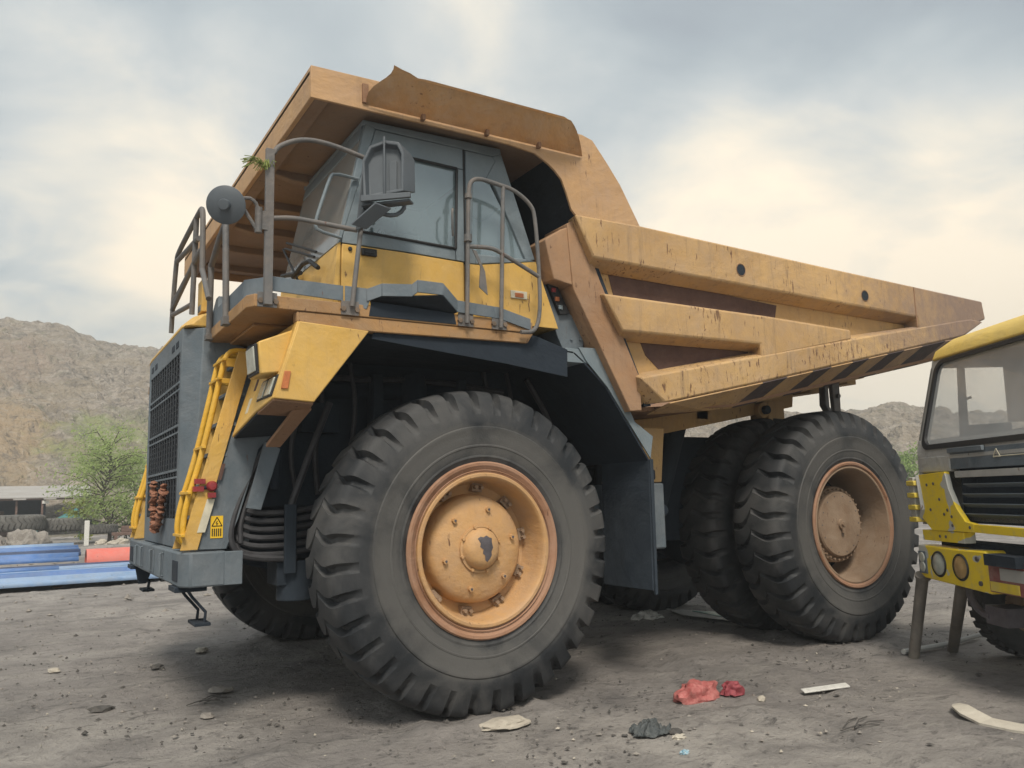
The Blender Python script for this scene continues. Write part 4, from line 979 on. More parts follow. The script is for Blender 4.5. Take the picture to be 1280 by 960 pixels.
    lp(bm, A, -.19, A, -.165, f); cs = obj('canopy_side', bm, 'canopy', DB, bevel=.004)
    # flared spill flap along the top of the canopy side
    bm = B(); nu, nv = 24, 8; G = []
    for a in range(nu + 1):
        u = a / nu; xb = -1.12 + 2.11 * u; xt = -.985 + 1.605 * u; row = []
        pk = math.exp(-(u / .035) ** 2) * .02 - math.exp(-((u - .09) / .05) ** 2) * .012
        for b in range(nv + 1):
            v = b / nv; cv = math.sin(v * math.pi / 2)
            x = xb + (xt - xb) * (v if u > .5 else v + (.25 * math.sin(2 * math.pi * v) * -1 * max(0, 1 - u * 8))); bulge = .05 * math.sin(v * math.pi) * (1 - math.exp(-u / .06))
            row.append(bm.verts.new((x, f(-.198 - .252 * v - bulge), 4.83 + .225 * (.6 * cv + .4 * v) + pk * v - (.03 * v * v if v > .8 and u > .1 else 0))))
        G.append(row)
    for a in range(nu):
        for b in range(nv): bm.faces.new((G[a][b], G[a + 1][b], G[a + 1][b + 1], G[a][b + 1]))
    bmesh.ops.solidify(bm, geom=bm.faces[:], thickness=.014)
    obj('spill_flap', bm, 'canopy_lightened', DB, smooth=True, angle=50)
    bm = B()
    for x in (-.65, -.05, .48): box(bm, x, x + .03, *sorted((f(-.24), f(-.195))), 4.80, 4.85)
    box(bm, -1.15, -1.10, *sorted((f(-.21), f(-.19))), 4.84, 5.0); obj('flap_hinge', bm, 'brown_steel', DB, bevel=.003)
bm = B()                                         # canopy roof
box(bm, -1.56, 1.1, -.165, 5.365, 4.98, 5.02)
plate(bm, [(-1.54, -.165, 4.79), (-1.54, -.165, 5.05), (-1.54, 5.365, 5.05), (-1.54, 5.365, 4.79)], .04)
obj('canopy_roof', bm, 'canopy', DB, bevel=.006)
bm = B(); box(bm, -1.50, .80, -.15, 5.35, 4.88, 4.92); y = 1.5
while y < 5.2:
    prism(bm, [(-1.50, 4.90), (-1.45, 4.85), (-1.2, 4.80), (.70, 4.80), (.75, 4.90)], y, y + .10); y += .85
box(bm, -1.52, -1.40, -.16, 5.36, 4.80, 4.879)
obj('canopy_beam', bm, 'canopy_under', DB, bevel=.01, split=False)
bm = B()                                         # front wall and cross beam
loft(bm, [(.80, -.07, 4.97), (.86, -.07, 4.97), (1.06, -.07, 4.2), (1.78, -.07, 2.55), (1.70, -.07, 2.55), (1.0, -.07, 4.2)], [(.80, 5.3, 4.97), (.86, 5.3, 4.97), (1.06, 5.3, 4.2), (1.78, 5.3, 2.55), (1.70, 5.3, 2.55), (1.0, 5.3, 4.2)])
obj('front_wall', bm, 'dark_liner', DB)  # wall coloured near-black: shade behind the cab put into its paint
bm = B(); loft(bm, [(.62, -.085, 4.02), (.80, -.085, 4.14), (1.0, -.085, 4.22), (1.22, -.085, 3.72), (.92, -.085, 3.62), (.70, -.085, 3.66)], [(.62, 5.285, 4.02), (.80, 5.285, 4.14), (1.0, 5.285, 4.22), (1.22, 5.285, 3.72), (.92, 5.285, 3.62), (.70, 5.285, 3.66)])
for y in (1.0, 1.9, 3.1, 4.0): prism(bm, [(.86, 3.7), (1.1, 3.8), (1.66, 2.6), (1.5, 2.5)], y, y + .2)
obj('cross_beam', bm, 'corner_tan', DB, bevel=.01)
bm = B()                                         # floor
fl = [(1.62, 2.52), (2.99, 2.62), (6.73, 3.36), (7.5, 3.72)]
for a, b in zip(fl[:-1], fl[1:]): plate(bm, [(a[0], .05, a[1]), (b[0], .05, b[1]), (b[0], 5.15, b[1]), (a[0], 5.15, a[1])], .04)
obj('floor', bm, 'brown_steel', DB)
bm = B()
for y in (1.2, 3.7):
    prism(bm, [(2.0, 2.30), (3.13, 2.42), (5.33, 2.80), (5.36, 2.98), (6.9, 3.27), (6.9, 3.36), (2.99, 2.60), (2.0, 2.50)], y, y + .3)
for x in (2.4, 3.6, 4.6, 5.7, 6.5):
    z = np.interp(x, [1.62, 2.99, 6.73], [2.5, 2.60, 3.34]); box(bm, x, x + .2, 1.2, 4.0, z - .13, z + .0)
cyl(bm, (4.69, 1.2, 2.73), (4.69, 1.12, 2.73), .10, 20); cyl(bm, (4.69, 1.12, 2.73), (4.69, 1.05, 2.73), .055, 14, 1); box(bm, 4.85, 5.15, 1.19, 1.5, 2.60, 2.86)
obj('floor_beam', bm, ['body_tan', 'dark_liner'], DB, bevel=.01)
bm = B()
for f in (lambda y: y, lambda y: 5.2 - y):
    y0, y1 = sorted((f(.88), f(.98)))
    prism(bm, [(5.60, 3.14), (5.66, 3.10), (5.66, 2.78), (5.74, 2.70), (5.66, 2.70), (5.58, 2.80)], y0, y1); prism(bm, [(5.76, 3.16), (5.92, 3.19), (5.90, 2.30), (5.80, 2.30)], y0 + .02, y1 - .02); cyl(bm, (5.85, y0 - .02, 2.93), (5.85, y1 + .02, 2.93), .03)
obj('rock_ejector', bm, 'rail_grey', DB, bevel=.008)
# ------------------------------------------------------------------ second vehicle: old yellow cab-over truck
M['old_yellow'] = paint('old_yellow', (.74, .56, .035), .45, (.48, .44, .30), .35, .14, .25, .12, seed=21)
M['roof_yellow'] = paint('roof_yellow', (.78, .56, .13), .5, (.50, .38, .2), .35, .06, .1, .12, seed=22)
M['bare_grey'] = paint('bare_grey', (.40, .41, .40), .6, (.5, .47, .42), .4, .12, .2, .25, seed=23)
M['red_paint'] = paint('red_paint', (.26, .07, .06), .6, (.35, .3, .27), .5, .1, .2, .3, seed=24)
M['pole_steel'] = paint('pole_steel', (.17, .16, .145), .6, (.30, .26, .21), .5, .15, .3, .3, seed=25)
def piebald(name, base, other, seed):
    m, nt, b = new_mat(name); v = mapped(nt, loc=(seed, 0, 3)); n = noise_n(nt, v, 2.6, 3, .5, .2); f = noise_n(nt, v, 12, 8, .7)
    c = mixc(nt, framp(nt, n, .60, .606), base, other); c = mixc(nt, framp(nt, f, .70, .74, 0, .75), c, (.12, .07, .05)); c = mixc(nt, framp(nt, f, .30, .5, .35, 0), c, (.4, .36, .28))
    nt.links.new(c, b.inputs['Base Color']); b.inputs['Roughness'].default_value = .5; bump(nt, b, f, .15); return m
M['patched_yellow'] = piebald('patched_yellow', (.82, .60, .03), (.50, .50, .46), 2.2)
YT = empty('parked_truck', (4.64, -.65, 0), None, R(240.5)); YT['_local'] = 1
tag(YT, 'old yellow cab-over truck with patched paint parked at the right edge', 'truck')
W0, W1 = .36, 2.76                                # width along local x, front at local y = 0, body towards +y
def YO(name, bm, mats, parent=None, **kw):
    o = obj(name, bm, mats, parent or YT, **kw); return o
def rrect(x0, x1, z0, z1, r, n=5):
    out = []
    for cx, cz, a0 in ((x1 - r, z1 - r, 0), (x0 + r, z1 - r, 90), (x0 + r, z0 + r, 180), (x1 - r, z0 + r, 270)):
        for k in range(n + 1):
            a = R(a0 + 90 * k / n); out.append((cx + r * math.cos(a), cz + r * math.sin(a)))
    return out
def fy(z): return .03 + max(0, z - 2.05) * .27      # raked front plane
def frame_ring(bm, outer, inner, fo, d, mi=0):
    n = len(outer); a = [bm.verts.new((x, fo(z), z)) for x, z in outer]; b_ = [bm.verts.new((x, fo(z), z)) for x, z in inner]
    c_ = [bm.verts.new((x, fo(z) + d, z)) for x, z in outer]; e = [bm.verts.new((x, fo(z) + d, z)) for x, z in inner]
    for i in range(n):
        j = (i + 1) % n
        for q4 in ((a[i], a[j], b_[j], b_[i]), (c_[j], c_[i], e[i], e[j]), (a[j], a[i], c_[i], c_[j]), (b_[i], b_[j], e[j], e[i])):
            bm.faces.new(q4).material_index = mi
# roof cap
bm = B(); sec = []
for k, (y, z) in enumerate(((fy(3.0) - .03, 3.0), (fy(3.05) - .02, 3.09), (.42, 3.20), (.6, 3.26), (1.6, 3.30), (1.95, 3.25), (2.0, 3.0))): sec.append((y, z))
ins = lambda z: .0 if z < 3.05 else (z - 3.05) * .9
for a, b_ in ((W0 + .04, W1 - .04),):
    A_ = [(a + ins(z), y, z) for y, z in sec]; B_ = [(b_ - ins(z), y, z) for y, z in sec]; loft(bm, A_, B_)
YO('roof', bm, 'roof_yellow', bevel=.02, smooth=True)
bm = B(); o_ = rrect(W0, W1, 1.98, 3.03, .13); i_ = rrect(W0 + .11, W1 - .11, 2.12, 2.97, .11)
frame_ring(bm, o_, i_, fy, .06); YO('windscreen_frame', bm, 'bare_grey', bevel=.008, smooth=True)
bm = B(); frame_ring(bm, rrect(W0 + .085, W1 - .085, 2.085, 2.99, .12), rrect(W0 + .125, W1 - .125, 2.135, 2.955, .10), lambda z: fy(z) - .012, .03); YO('windscreen_seal', bm, 'rubber_seal', smooth=True)
bm = B(); vs = [bm.verts.new((x, fy(z) + .02, z)) for x, z in rrect(W0 + .11, W1 - .11, 2.12, 2.97, .11)]; bm.faces.new(vs)
YO('windscreen', bm, 'pale_sheen_glass')
for x0, side_ in ((W0, 0), (W1 - .05, 1)):        # side walls with door window openings
    bm = B()
    def wall(poly): loft(bm, [(x0, y, z) for y, z in poly], [(x0 + .05, y, z) for y, z in poly])
    wall([(.03, 1.35), (1.95, 1.35), (1.95, 2.38), (.06, 2.38 - .2), (.04, 2.05)]); wall([(fy(2.95), 2.93), (1.95, 2.93), (1.95, 3.02), (fy(3.02), 3.02)])
    wall([(fy(2.18), 2.18), (fy(2.18) + .08, 2.18), (fy(2.93) + .06, 2.93), (fy(2.93), 2.93)]); wall([(.50, 2.25), (.58, 2.33), (.60, 2.93), (.54, 2.93)]); wall([(1.02, 2.36), (1.95, 2.36), (1.95, 2.93), (1.03, 2.93)])
    wall([(.50, 2.2), (1.03, 2.2), (1.03, 2.355), (.50, 2.33)])
    YO('cab_side', bm, ['bare_grey'], bevel=.006)
bm = B(); box(bm, W0 + .05, W1 - .05, 1.9, 1.95, 1.4, 2.30); box(bm, W0 + .05, W1 - .05, 1.9, 1.95, 2.75, 3.0); box(bm, W0 + .05, W0 + .5, 1.9, 1.95, 2.3, 2.75); box(bm, W1 - .5, W1 - .05, 1.9, 1.95, 2.3, 2.75); box(bm, W0 + .05, W1 - .05, .1, 1.9, 1.4, 1.45)
YO('cab_back', bm, 'bare_grey')
bm = B(); prism_pts = [(.10, 2.0), (.12, 2.16), (.30, 2.20), (.42, 2.12), (.45, 1.7)]
loft(bm, [(W0 + .06, y, z) for y, z in prism_pts], [(W1 - .06, y, z) for y, z in prism_pts]); YO('dashboard', bm, 'bare_grey', bevel=.02)
for x in (.75, 1.95):
    bm = B(); box(bm, x, x + .5, 1.0, 1.45, 1.7, 1.88); box(bm, x, x + .5, 1.42, 1.55, 1.85, 2.45); YO('seat', bm, 'interior', bevel=.04)
# mirror arm seen through the quarter light
bm = B(); tube(bm, [(W0 - .01, .60, 2.98), (W0 - .08, .62, 2.9), (W0 - .08, .66, 2.62)], .008, 6); tube(bm, [(W0 - .11, .60, 2.60), (W0 - .05, .70, 2.63)], .014, 6); YO('mirror_arm', bm, 'rubber_seal')
# front panels
bm = B(); box(bm, W0 + .02, .94, .03, .10, 1.86, 2.015); YO('corner_panel', bm, 'bare_grey', bevel=.012)
bm = B(); box(bm, .945, W1 - .3, .035, .10, 1.88, 2.06); box(bm, .96, 1.5, .0, .03, 2.03, 2.075); box(bm, 1.62, 2.7, .025, .036, 1.965, 1.975, 1)
P3 = [(1.62, .022, 1.965), (1.72, .022, 1.965), (1.67, .022, 2.035)]
for a, b_ in zip(P3, P3[1:] + P3[:1]): tube(bm, [a, b_], .006, 4, 1)
YO('front_panel', bm, ['grey_paint', 'white_label'], bevel=.008)
bm = B(); box(bm, .98, W1 - .1, .10, .16, 1.38, 1.88, 1); box(bm, 1.02, W1 - .1, .02, .09, 1.80, 1.86, 2)
for k in range(4): plate(bm, [(1.0 + .03 * k, .05, 1.47 + k * .09), (W1 - .15, .05, 1.47 + k * .09), (W1 - .15, .11, 1.435 + k * .09), (1.0 + .03 * k, .11, 1.435 + k * .09)], .012)
YO('grille', bm, ['grey_paint', 'black_steel', 'bare_grey'], bevel=.003)
bm = B()                                          # yellow corner bracket
pl2 = [(.44, 1.84), (.92, 1.86), (.96, 1.70), (1.06, 1.52), (1.18, 1.40), (1.30, 1.385), (1.30, 1.31), (.62, 1.30), (.46, 1.42)]
loft(bm, [(x, -.02, z) for x, z in pl2], [(x, .03, z) for x, z in pl2])
pl2 = [(1.20, 1.31), (2.7, 1.29), (2.7, 1.36), (1.32, 1.38), (1.20, 1.38)]
loft(bm, [(x, -.018, z) for x, z in pl2], [(x, .03, z) for x, z in pl2])
box(bm, .42, 1.12, -.01, .10, 1.20, 1.30)
for x, z in ((.72, 1.75), (.80, 1.60), (.63, 1.50), (.92, 1.50), (.98, 1.44), (.98, 1.36), (.86, 1.46), (1.25, 1.35), (.60, 1.74), (.75, 1.25), (.85, 1.25)): cyl(bm, (x, -.022, z), (x, -.028, z), .016, 8, 1)
YO('corner_bracket', bm, ['patched_yellow', 'grease'], bevel=.006)
bm = B()                                          # ribbed step on the corner
plate(bm, [(.36, .10, 1.80), (.45, -.03, 1.84), (.52, -.04, 1.50), (.42, -.02, 1.38), (.34, .1, 1.36)], .04)
box(bm, .30, .40, -.05, .10, 1.40, 1.82)
for z in (1.76, 1.64, 1.52, 1.40): box(bm, .295, .44, -.07, .06, z - .025, z + .025, 1)
YO('corner_step', bm, ['bare_grey', 'old_yellow'], bevel=.008)
# bumper
bm = B(); pl2 = [(.34, 1.15), (.34, .87), (.42, .83), (1.48, .79), (1.50, 1.08), (1.44, 1.155), (1.0, 1.145)]
loft(bm, [(x, -.03, z) for x, z in pl2], [(x, .16, z) for x, z in pl2]); bmp = YO('bumper', bm, 'patched_yellow', bevel=.015)
bm = B(); box(bm, 1.50, 2.75, -.05, .12, .82, 1.10); box(bm, 1.56, 1.98, -.12, .05, 1.05, 1.145, 1); box(bm, 1.66, 2.4, -.056, -.05, .93, 1.03, 2); box(bm, 1.52, 1.9, -.058, -.05, .83, .91, 3)
YO('centre_bumper', bm, ['red_paint', 'black_steel', 'bare_grey', 'old_yellow'], bevel=.01)
bm = B()
for x in (.55, 2.0): box(bm, x, x + .14, .14, 5.5, .86, 1.10)
box(bm, .45, 2.7, .15, .35, 1.02, 1.20); box(bm, .5, 2.65, 1.06, 1.18, .45, .6); YO('chassis', bm, 'black_steel', bevel=.01)
for x, mt_ in ((.70, 'lens'), (1.06, 'lamp_amber')):
    if mt_ == 'lamp_amber': M['lamp_amber'] = simple('lamp_amber', (.50, .33, .14), .25, .3, .2, 9, .1)
    bm = B(); lathe(bm, [(0, -.055), (.06, -.052), (.10, -.038), (.105, -.03)], x, 0, .985, 24, 1); lathe(bm, [(.104, -.04), (.115, -.045), (.124, -.035), (.124, -.02)], x, 0, .985, 24)
    YO('headlight', bm, ['rubber_seal', mt_], bmp, smooth=True)
bm = B(); box(bm, .352, .49, -.042, -.02, .875, 1.09); 
for z in (1.03, .94): lathe(bm, [(0, -.055), (.045, -.05), (.052, -.04)], .42, 0, z, 16, 1)
YO('marker_lamp', bm, ['grey_paint', 'lens'], bmp, bevel=.004)
bm = B()
for x, z in ((1.33, 1.08), (1.35, .87)): cyl(bm, (x, -.03, z), (x, -.045, z), .022, 10)
tube(bm, [(.93, .1, .82), (.95, .1, .68), (1.05, .12, .58), (1.2, .12, .56)], .035, 8, smooth_pts=1); box(bm, 1.15, 1.45, .1, .35, .5, .66)
YO('tow_fitting', bm, 'grease', bmp, smooth=True)
# wheels
def small_wheel(cx, cy, flip):
    wh = empty('wheel', (cx, cy, .52)); wh.parent = YT; wh['_local'] = 1; wh.rotation_euler.z = R(90 if not flip else -90)
    bm = B(); pr = [(.27, .02), (.33, .0), (.42, -.005), (.47, .01), (.505, .035), (.52, .07), (.52, .20), (.505, .235), (.47, .26), (.42, .275), (.33, .27), (.27, .25)]
    lathe(bm, pr, seg=60)
    for k in range(30):
        a = 2 * math.pi * k / 30; mt = Matrix.Rotation(-a, 4, 'Y'); box(bm, .505, .535, .03, .24, -.035, .030, 0, mt)
    obj('tyre', bm, 'tyre', wh, smooth=True, angle=30)
    bm = B(); lathe(bm, [(.275, .03), (.285, .015), (.27, .02), (.25, .08), (.2, .10), (.12, .06), (.1, .03), (0, .03)], seg=36); ring_bolts(bm, 8, .16, .09, .014, .02)
    obj('rim', bm, 'hub_dusty', wh, smooth=True); return wh
small_wheel(.30, 1.12, False); small_wheel(2.80, 1.12, True); small_wheel(.45, 4.6, False); small_wheel(2.76, 4.6, True)
# tipper box behind the cab
bm = B(); box(bm, .25, 2.85, 2.3, 2.36, 1.2, 2.6); box(bm, .25, .31, 2.36, 6.0, 1.2, 2.3); box(bm, 2.79, 2.85, 2.36, 6.0, 1.2, 2.3); box(bm, .31, 2.79, 2.36, 6.0, 1.15, 1.21)
for k in range(6): box(bm, .20, .25, 2.6 + k * .62, 2.68 + k * .62, 1.2, 2.3); box(bm, 2.85, 2.9, 2.6 + k * .62, 2.68 + k * .62, 1.2, 2.3)
YO('tipper_box', bm, 'roof_yellow', bevel=.008)
# props
def thing_mesh(name, bm, mats, label, cat, loc, group=None, **kw):
    o = obj(name, bm, mats, None, loc=loc, **kw); tag(o, label, cat, group); return o
def rotz(a): return Matrix.Rotation(a, 4, 'Z')
bm = B(); tube(bm, [(4.62, -.66, -.02), (4.50, -.92, .84)], [.052, .058], 14); cyl(bm, (4.50, -.92, .82), (4.49, -.93, .845), .075, 14)
thing_mesh('support_post', bm, 'pole_steel', 'leaning steel prop with free foot under the outer end of the yellow bumper', 'support post', (4.62, -.66, 0), smooth=True)
bm = B(); tube(bm, [(5.15, -.62, -.02), (4.28, -1.30, .82)][0:0] or [(5.25, -.70, -.02), (4.32, -1.42, .80)], [.052, .058], 14)
thing_mesh('support_post', bm, 'pole_steel', 'leaning steel prop between its outer twin and the truck wheel', 'support post', (5.25, -.70, 0), smooth=True)
bm = B(); tube(bm, [(4.62, -.55, .03), (5.3, -.60, .035), (6.1, -.55, .045)], .028, 8)
thing_mesh('ground_bar', bm, 'bare_grey', 'pale metal bar lying on the ground behind the two steel props', 'bar', (5.3, -.6, 0), smooth=True)

# ------------------------------------------------------------------ litter and stones in the foreground
def lump(cx, cy, sx_, sy_, sz_, seed, mat, name, label, cat, sub=3, rough=.35, freq=3., group=None, rot=0., flat=.3, sm=True):
    bm = B(); bmesh.ops.create_icosphere(bm, subdivisions=sub, radius=1)
    from mathutils import noise
    for v in bm.verts:
        p = v.co.copy(); k = 1 + rough * (noise.fractal(p * freq + Vector((seed, seed * 2, 0)), 1., 2., 4)) 
        q_ = p * k; v.co = Vector((q_.x * sx_, q_.y * sy_, max(q_.z, -flat) * sz_))
    bm.transform(Matrix.Rotation(rot, 4, 'Z')); bm.transform(Matrix.Translation((cx, cy, flat * sz_ * .75)))
    o = obj(name, bm, mat, None, loc=(cx, cy, 0), smooth=sm, angle=50 if sm else 25); tag(o, label, cat, group); return o
def crumple(cx, cy, rx, ry, h, seed, mat, name, label, cat, n=46):
    u = np.linspace(-1, 1, n); U_, V_ = np.meshgrid(u, u, indexing='ij'); a = np.arctan2(V_, U_)
    sq = np.maximum(np.abs(U_), np.abs(V_)); k = sq / np.maximum(np.hypot(U_, V_), 1e-6)
    rim = .72 + .5 * fbm(np.cos(a) * 1.5 + 9, np.sin(a) * 1.5 + 9, 3, seed); X = U_ * k * rim * rx; Y = V_ * k * rim * ry
    rdg = 1 - np.abs(2 * fbm(U_ * 1.7 + 5, V_ * 1.7 + 5, 4, seed, .55) - 1) * 2.6; Z = np.clip(rdg, .02, 1) * h * (1 - sq ** 3 * .85) + .006
    X = X + (fbm(U_ * 2.5, V_ * 2.5, 3, seed + 4) - .5) * rx * .5; Y = Y + (fbm(U_ * 2.5, V_ * 2.5, 3, seed + 7) - .5) * ry * .5
    o = grid_obj(name, X, Y, Z, M[mat]); o.location = (cx, cy, 0); m_ = o.modifiers.new('t', 'SOLIDIFY'); m_.thickness = .004; tag(o, label, cat); return o
def cloth(name, col, col2, rough=.5, sc=20):
    m, nt, b = new_mat(name); v = mapped(nt); n = noise_n(nt, v, sc, 8, .7, 1.)
    c = mixc(nt, framp(nt, n, .35, .65), col, col2); nt.links.new(c, b.inputs['Base Color']); b.inputs['Roughness'].default_value = rough; bump(nt, b, n, .8, .02); return m
M['red_bag'] = cloth('red_bag', (.38, .085, .08), (.52, .20, .18), .5)
M['dark_red_bag'] = cloth('dark_red_bag', (.24, .035, .05), (.34, .08, .09), .5)
M['white_litter'] = cloth('white_litter', (.62, .61, .57), (.75, .74, .70), .6)
M['rag_dark'] = cloth('rag_dark', (.045, .055, .06), (.12, .13, .13), .7)
M['stone_grey'] = cloth('stone_grey', (.20, .18, .165), (.32, .295, .26), .9, 9)
M['stone_dark'] = cloth('stone_dark', (.06, .058, .055), (.12, .11, .10), .9, 9)
M['stone_pale'] = cloth('stone_pale', (.38, .34, .28), (.48, .44, .37), .9, 9)
M['cream_board'] = cloth('cream_board', (.46, .42, .35), (.58, .54, .46), .7, 4)
M['teal_film'] = cloth('teal_film', (.16, .36, .32), (.30, .50, .45), .4, 5)
lump(1.72, -.55, .23, .14, .12, 4, 'red_bag', 'plastic_bag', 'crumpled light red plastic bag on the ground in front of the rear wheels', 'bag', 4, .42, 1.3, rot=.2)
lump(2.06, -.62, .095, .08, .085, 9, 'dark_red_bag', 'plastic_bag', 'small dark red plastic bag lying beside the larger light red one', 'bag', 4, .45, 1.5)
bm = B(); plate(bm, [(2.50, -1.02, .012), (2.92, -1.16, .03), (2.98, -1.07, .035), (2.56, -.93, .015)], .012)
thing_mesh('white_strip', bm, 'white_litter', 'flat white plastic strip lying right of the red bags', 'strip', (2.7, -1.05, 0), bevel=.003)
bm = B(); cpts = [(3.03, -2.03), (2.93, -2.12), (2.84, -2.24), (2.80, -2.38), (2.82, -2.58), (2.88, -2.95), (2.95, -3.3)]
L_, R2_ = [], []
for i, (x, y) in enumerate(cpts):
    wd = (.025, .06, .075, .08, .085, .09, .09)[i]; d = Vector((cpts[min(i + 1, 6)][0] - cpts[max(i - 1, 0)][0], cpts[min(i + 1, 6)][1] - cpts[max(i - 1, 0)][1])).normalized()
    z = .03 + .02 * math.sin(i * 1.3); L_.append((x - d.y * wd, y + d.x * wd, z + .01)); R2_.append((x + d.y * wd, y - d.x * wd, z))
for i in range(6): plate(bm, [L_[i], L_[i + 1], R2_[i + 1], R2_[i]], .018)
thing_mesh('curved_board', bm, 'cream_board', 'curved cream board fragment on the ground at the right edge', 'board', (2.9, -2.5, 0), smooth=True, angle=60)
lump(-.03, -.28, .20, .12, .045, 14, 'stone_pale', 'stone', 'flat pale slab of rock under the near front tyre', 'stone', 3, .3, 1.6, sm=False)
crumple(4.2, 3.0, .30, .16, .12, 17, 'white_litter', 'crumpled_sack', 'crumpled grey-white sack in the shade under the haul truck', 'sack')
bm = B(); plate(bm, [(5.0, 3.5, .015), (5.3, 2.7, .02), (5.35, 2.0, .02), (4.9, 2.05, .015), (4.75, 2.9, .02)], .01)
plate(bm, [(5.05, 3.0, .03), (5.3, 2.6, .034), (5.25, 2.3, .034), (4.98, 2.4, .03)], .008, 1)
thing_mesh('plastic_sheet', bm, ['white_litter', 'teal_film'], 'white and green plastic sheet flat between the wheels', 'plastic sheet', (5.1, 2.7, 0))
crumple(.72, -1.10, .17, .13, .10, 23, 'rag_dark', 'rag', 'dark crumpled rag on the ground left of the cream crumbs', 'rag')
lump(.86, -1.20, .06, .05, .03, 26, 'stone_dark', 'stone', 'small dark stone beside the dark rag', 'stone', 2, .4, 2, sm=False)
lump(.80, -1.31, .05, .035, .02, 27, 'cream_board', 'crumbs', 'small pile of cream crumbs beside the dark rag', 'crumbs', 3, .7, 3)
M['blue_litter'] = cloth('blue_litter', (.10, .36, .52), (.6, .62, .6), .5, 30)
lump(.60, -1.58, .035, .025, .018, 28, 'blue_litter', 'wrapper', 'tiny blue and white wrapper in front of the dark rag', 'wrapper', 3, .5, 3)
lump(2.05, -.95, .04, .03, .035, 31, 'stone_pale', 'stone', 'small brown pebble between the red bags and the white strip', 'stone', 2, .4, 2, sm=False)
for i, (x, y, s, mt_, lab) in enumerate((
        (-2.62, 2.2, .07, 'stone_dark', 'dark oval clod left of the haul truck nearest the left edge'),
        (-1.95, 3.9, .06, 'stone_dark', 'dark clod of earth left of the hanging steps'),
        (-2.9, 4.4, .06, 'stone_pale', 'pale stone at the left edge beyond the dark clods'),
        (-1.6, 2.3, .08, 'stone_grey', 'flat grey stone in the shade left of the front tyre'),
        (-1.35, 4.6, .07, 'stone_pale', 'pale flat stone below the hanging steps'),
        (-1.9, 1.4, .05, 'stone_grey', 'small grey stone nearest the camera on the left'))):
    lump(x, y, s * 1.5, s, s * .5, 40 + i, mt_, 'stone', lab, 'stone', 2, .4, 1.7, sm=False, rot=i)
# twigs
def twig(x, y, n, ln, seed, lab):
    rg = random.Random(seed); bm = B()
    for k in range(n):
        a = rg.uniform(-.5, .6); x0, y0 = x + rg.uniform(-.08, .08), y + rg.uniform(-.05, .05)
        tube(bm, [(x0, y0, .012), (x0 + math.cos(a) * ln * .5, y0 + math.sin(a) * ln * .5 + .01, .03), (x0 + math.cos(a) * ln, y0 + math.sin(a) * ln, .012)], .005, 5)
    thing_mesh('twig', bm, 'stone_dark', lab, 'twigs', (x, y, 0))
twig(-1.9, 1.9, 6, .25, 5, 'small bundle of dry twigs on the ground left of the front tyre')
twig(1.9, -1.9, 4, .35, 6, 'thin dry twigs on the ground left of the cream board')
# small gravel: one uncountable mass of real stones
def gravel(name, n, seed, rx, ry, cx, cy, smin, smax, mat):
    rg = np.random.default_rng(seed)
    k = 0; co = []; fc = []
    base = np.array([(1, 0, 0), (-1, 0, 0), (0, 1, 0), (0, -1, 0), (0, 0, 1), (0, 0, -.6)], float)
    F = np.array([(0, 2, 4), (2, 1, 4), (1, 3, 4), (3, 0, 4), (2, 0, 5), (1, 2, 5), (3, 1, 5), (0, 3, 5)])
    u = rg.random((n * 3, 2)); X = cx + (u[:, 0] * 2 - 1) * rx; Y = cy + (u[:, 1] * 2 - 1) * ry
    d = fbm(X * .7, Y * .7, 4, seed); keep = np.where(d + rg.random(len(d)) * .3 > .60)[0][:n]; X, Y = X[keep], Y[keep]
    for x, y in zip(X, Y):
        s = smin + (smax - smin) * rg.random() ** 4; a = rg.random() * 6.28; e = rg.uniform(.55, 1.3, 3)
        b_ = base * (1 + rg.uniform(-.35, .35, base.shape)) * s * e; c, s_ = math.cos(a), math.sin(a)
        b2 = np.stack([b_[:, 0] * c - b_[:, 1] * s_ + x, b_[:, 0] * s_ + b_[:, 1] * c + y, b_[:, 2] * .7 + s * .15], -1)
        co.append(b2); fc.append(F + k); k += 6
    me = bpy.data.meshes.new(name); me.from_pydata(np.concatenate(co).tolist(), [], np.concatenate(fc).tolist()); me.materials.append(M[mat])
    o = bpy.data.objects.new(name, me); C.objects.link(o); tag(o, kind='stuff'); return o
gravel('gravel', 9000, 3, 9, 8, 2, 3, .003, .022, 'stone_grey')
gravel('gravel', 3800, 5, 9, 7, 2, 3, .003, .028, 'stone_dark')
for i_, (gx_, gy_) in enumerate(((0, .2), (4.9, .2), (-1.2, .8), (1.3, -.7))): gravel('gravel', 320, 50 + i_, 1.6, .8, gx_, gy_, .003, .022, 'stone_dark')
gravel('gravel', 900, 8, 6, 5, 1, 0, .003, .018, 'stone_pale')
gravel('gravel', 2500, 11, 16, 14, 2, 22, .02, .09, 'stone_grey')

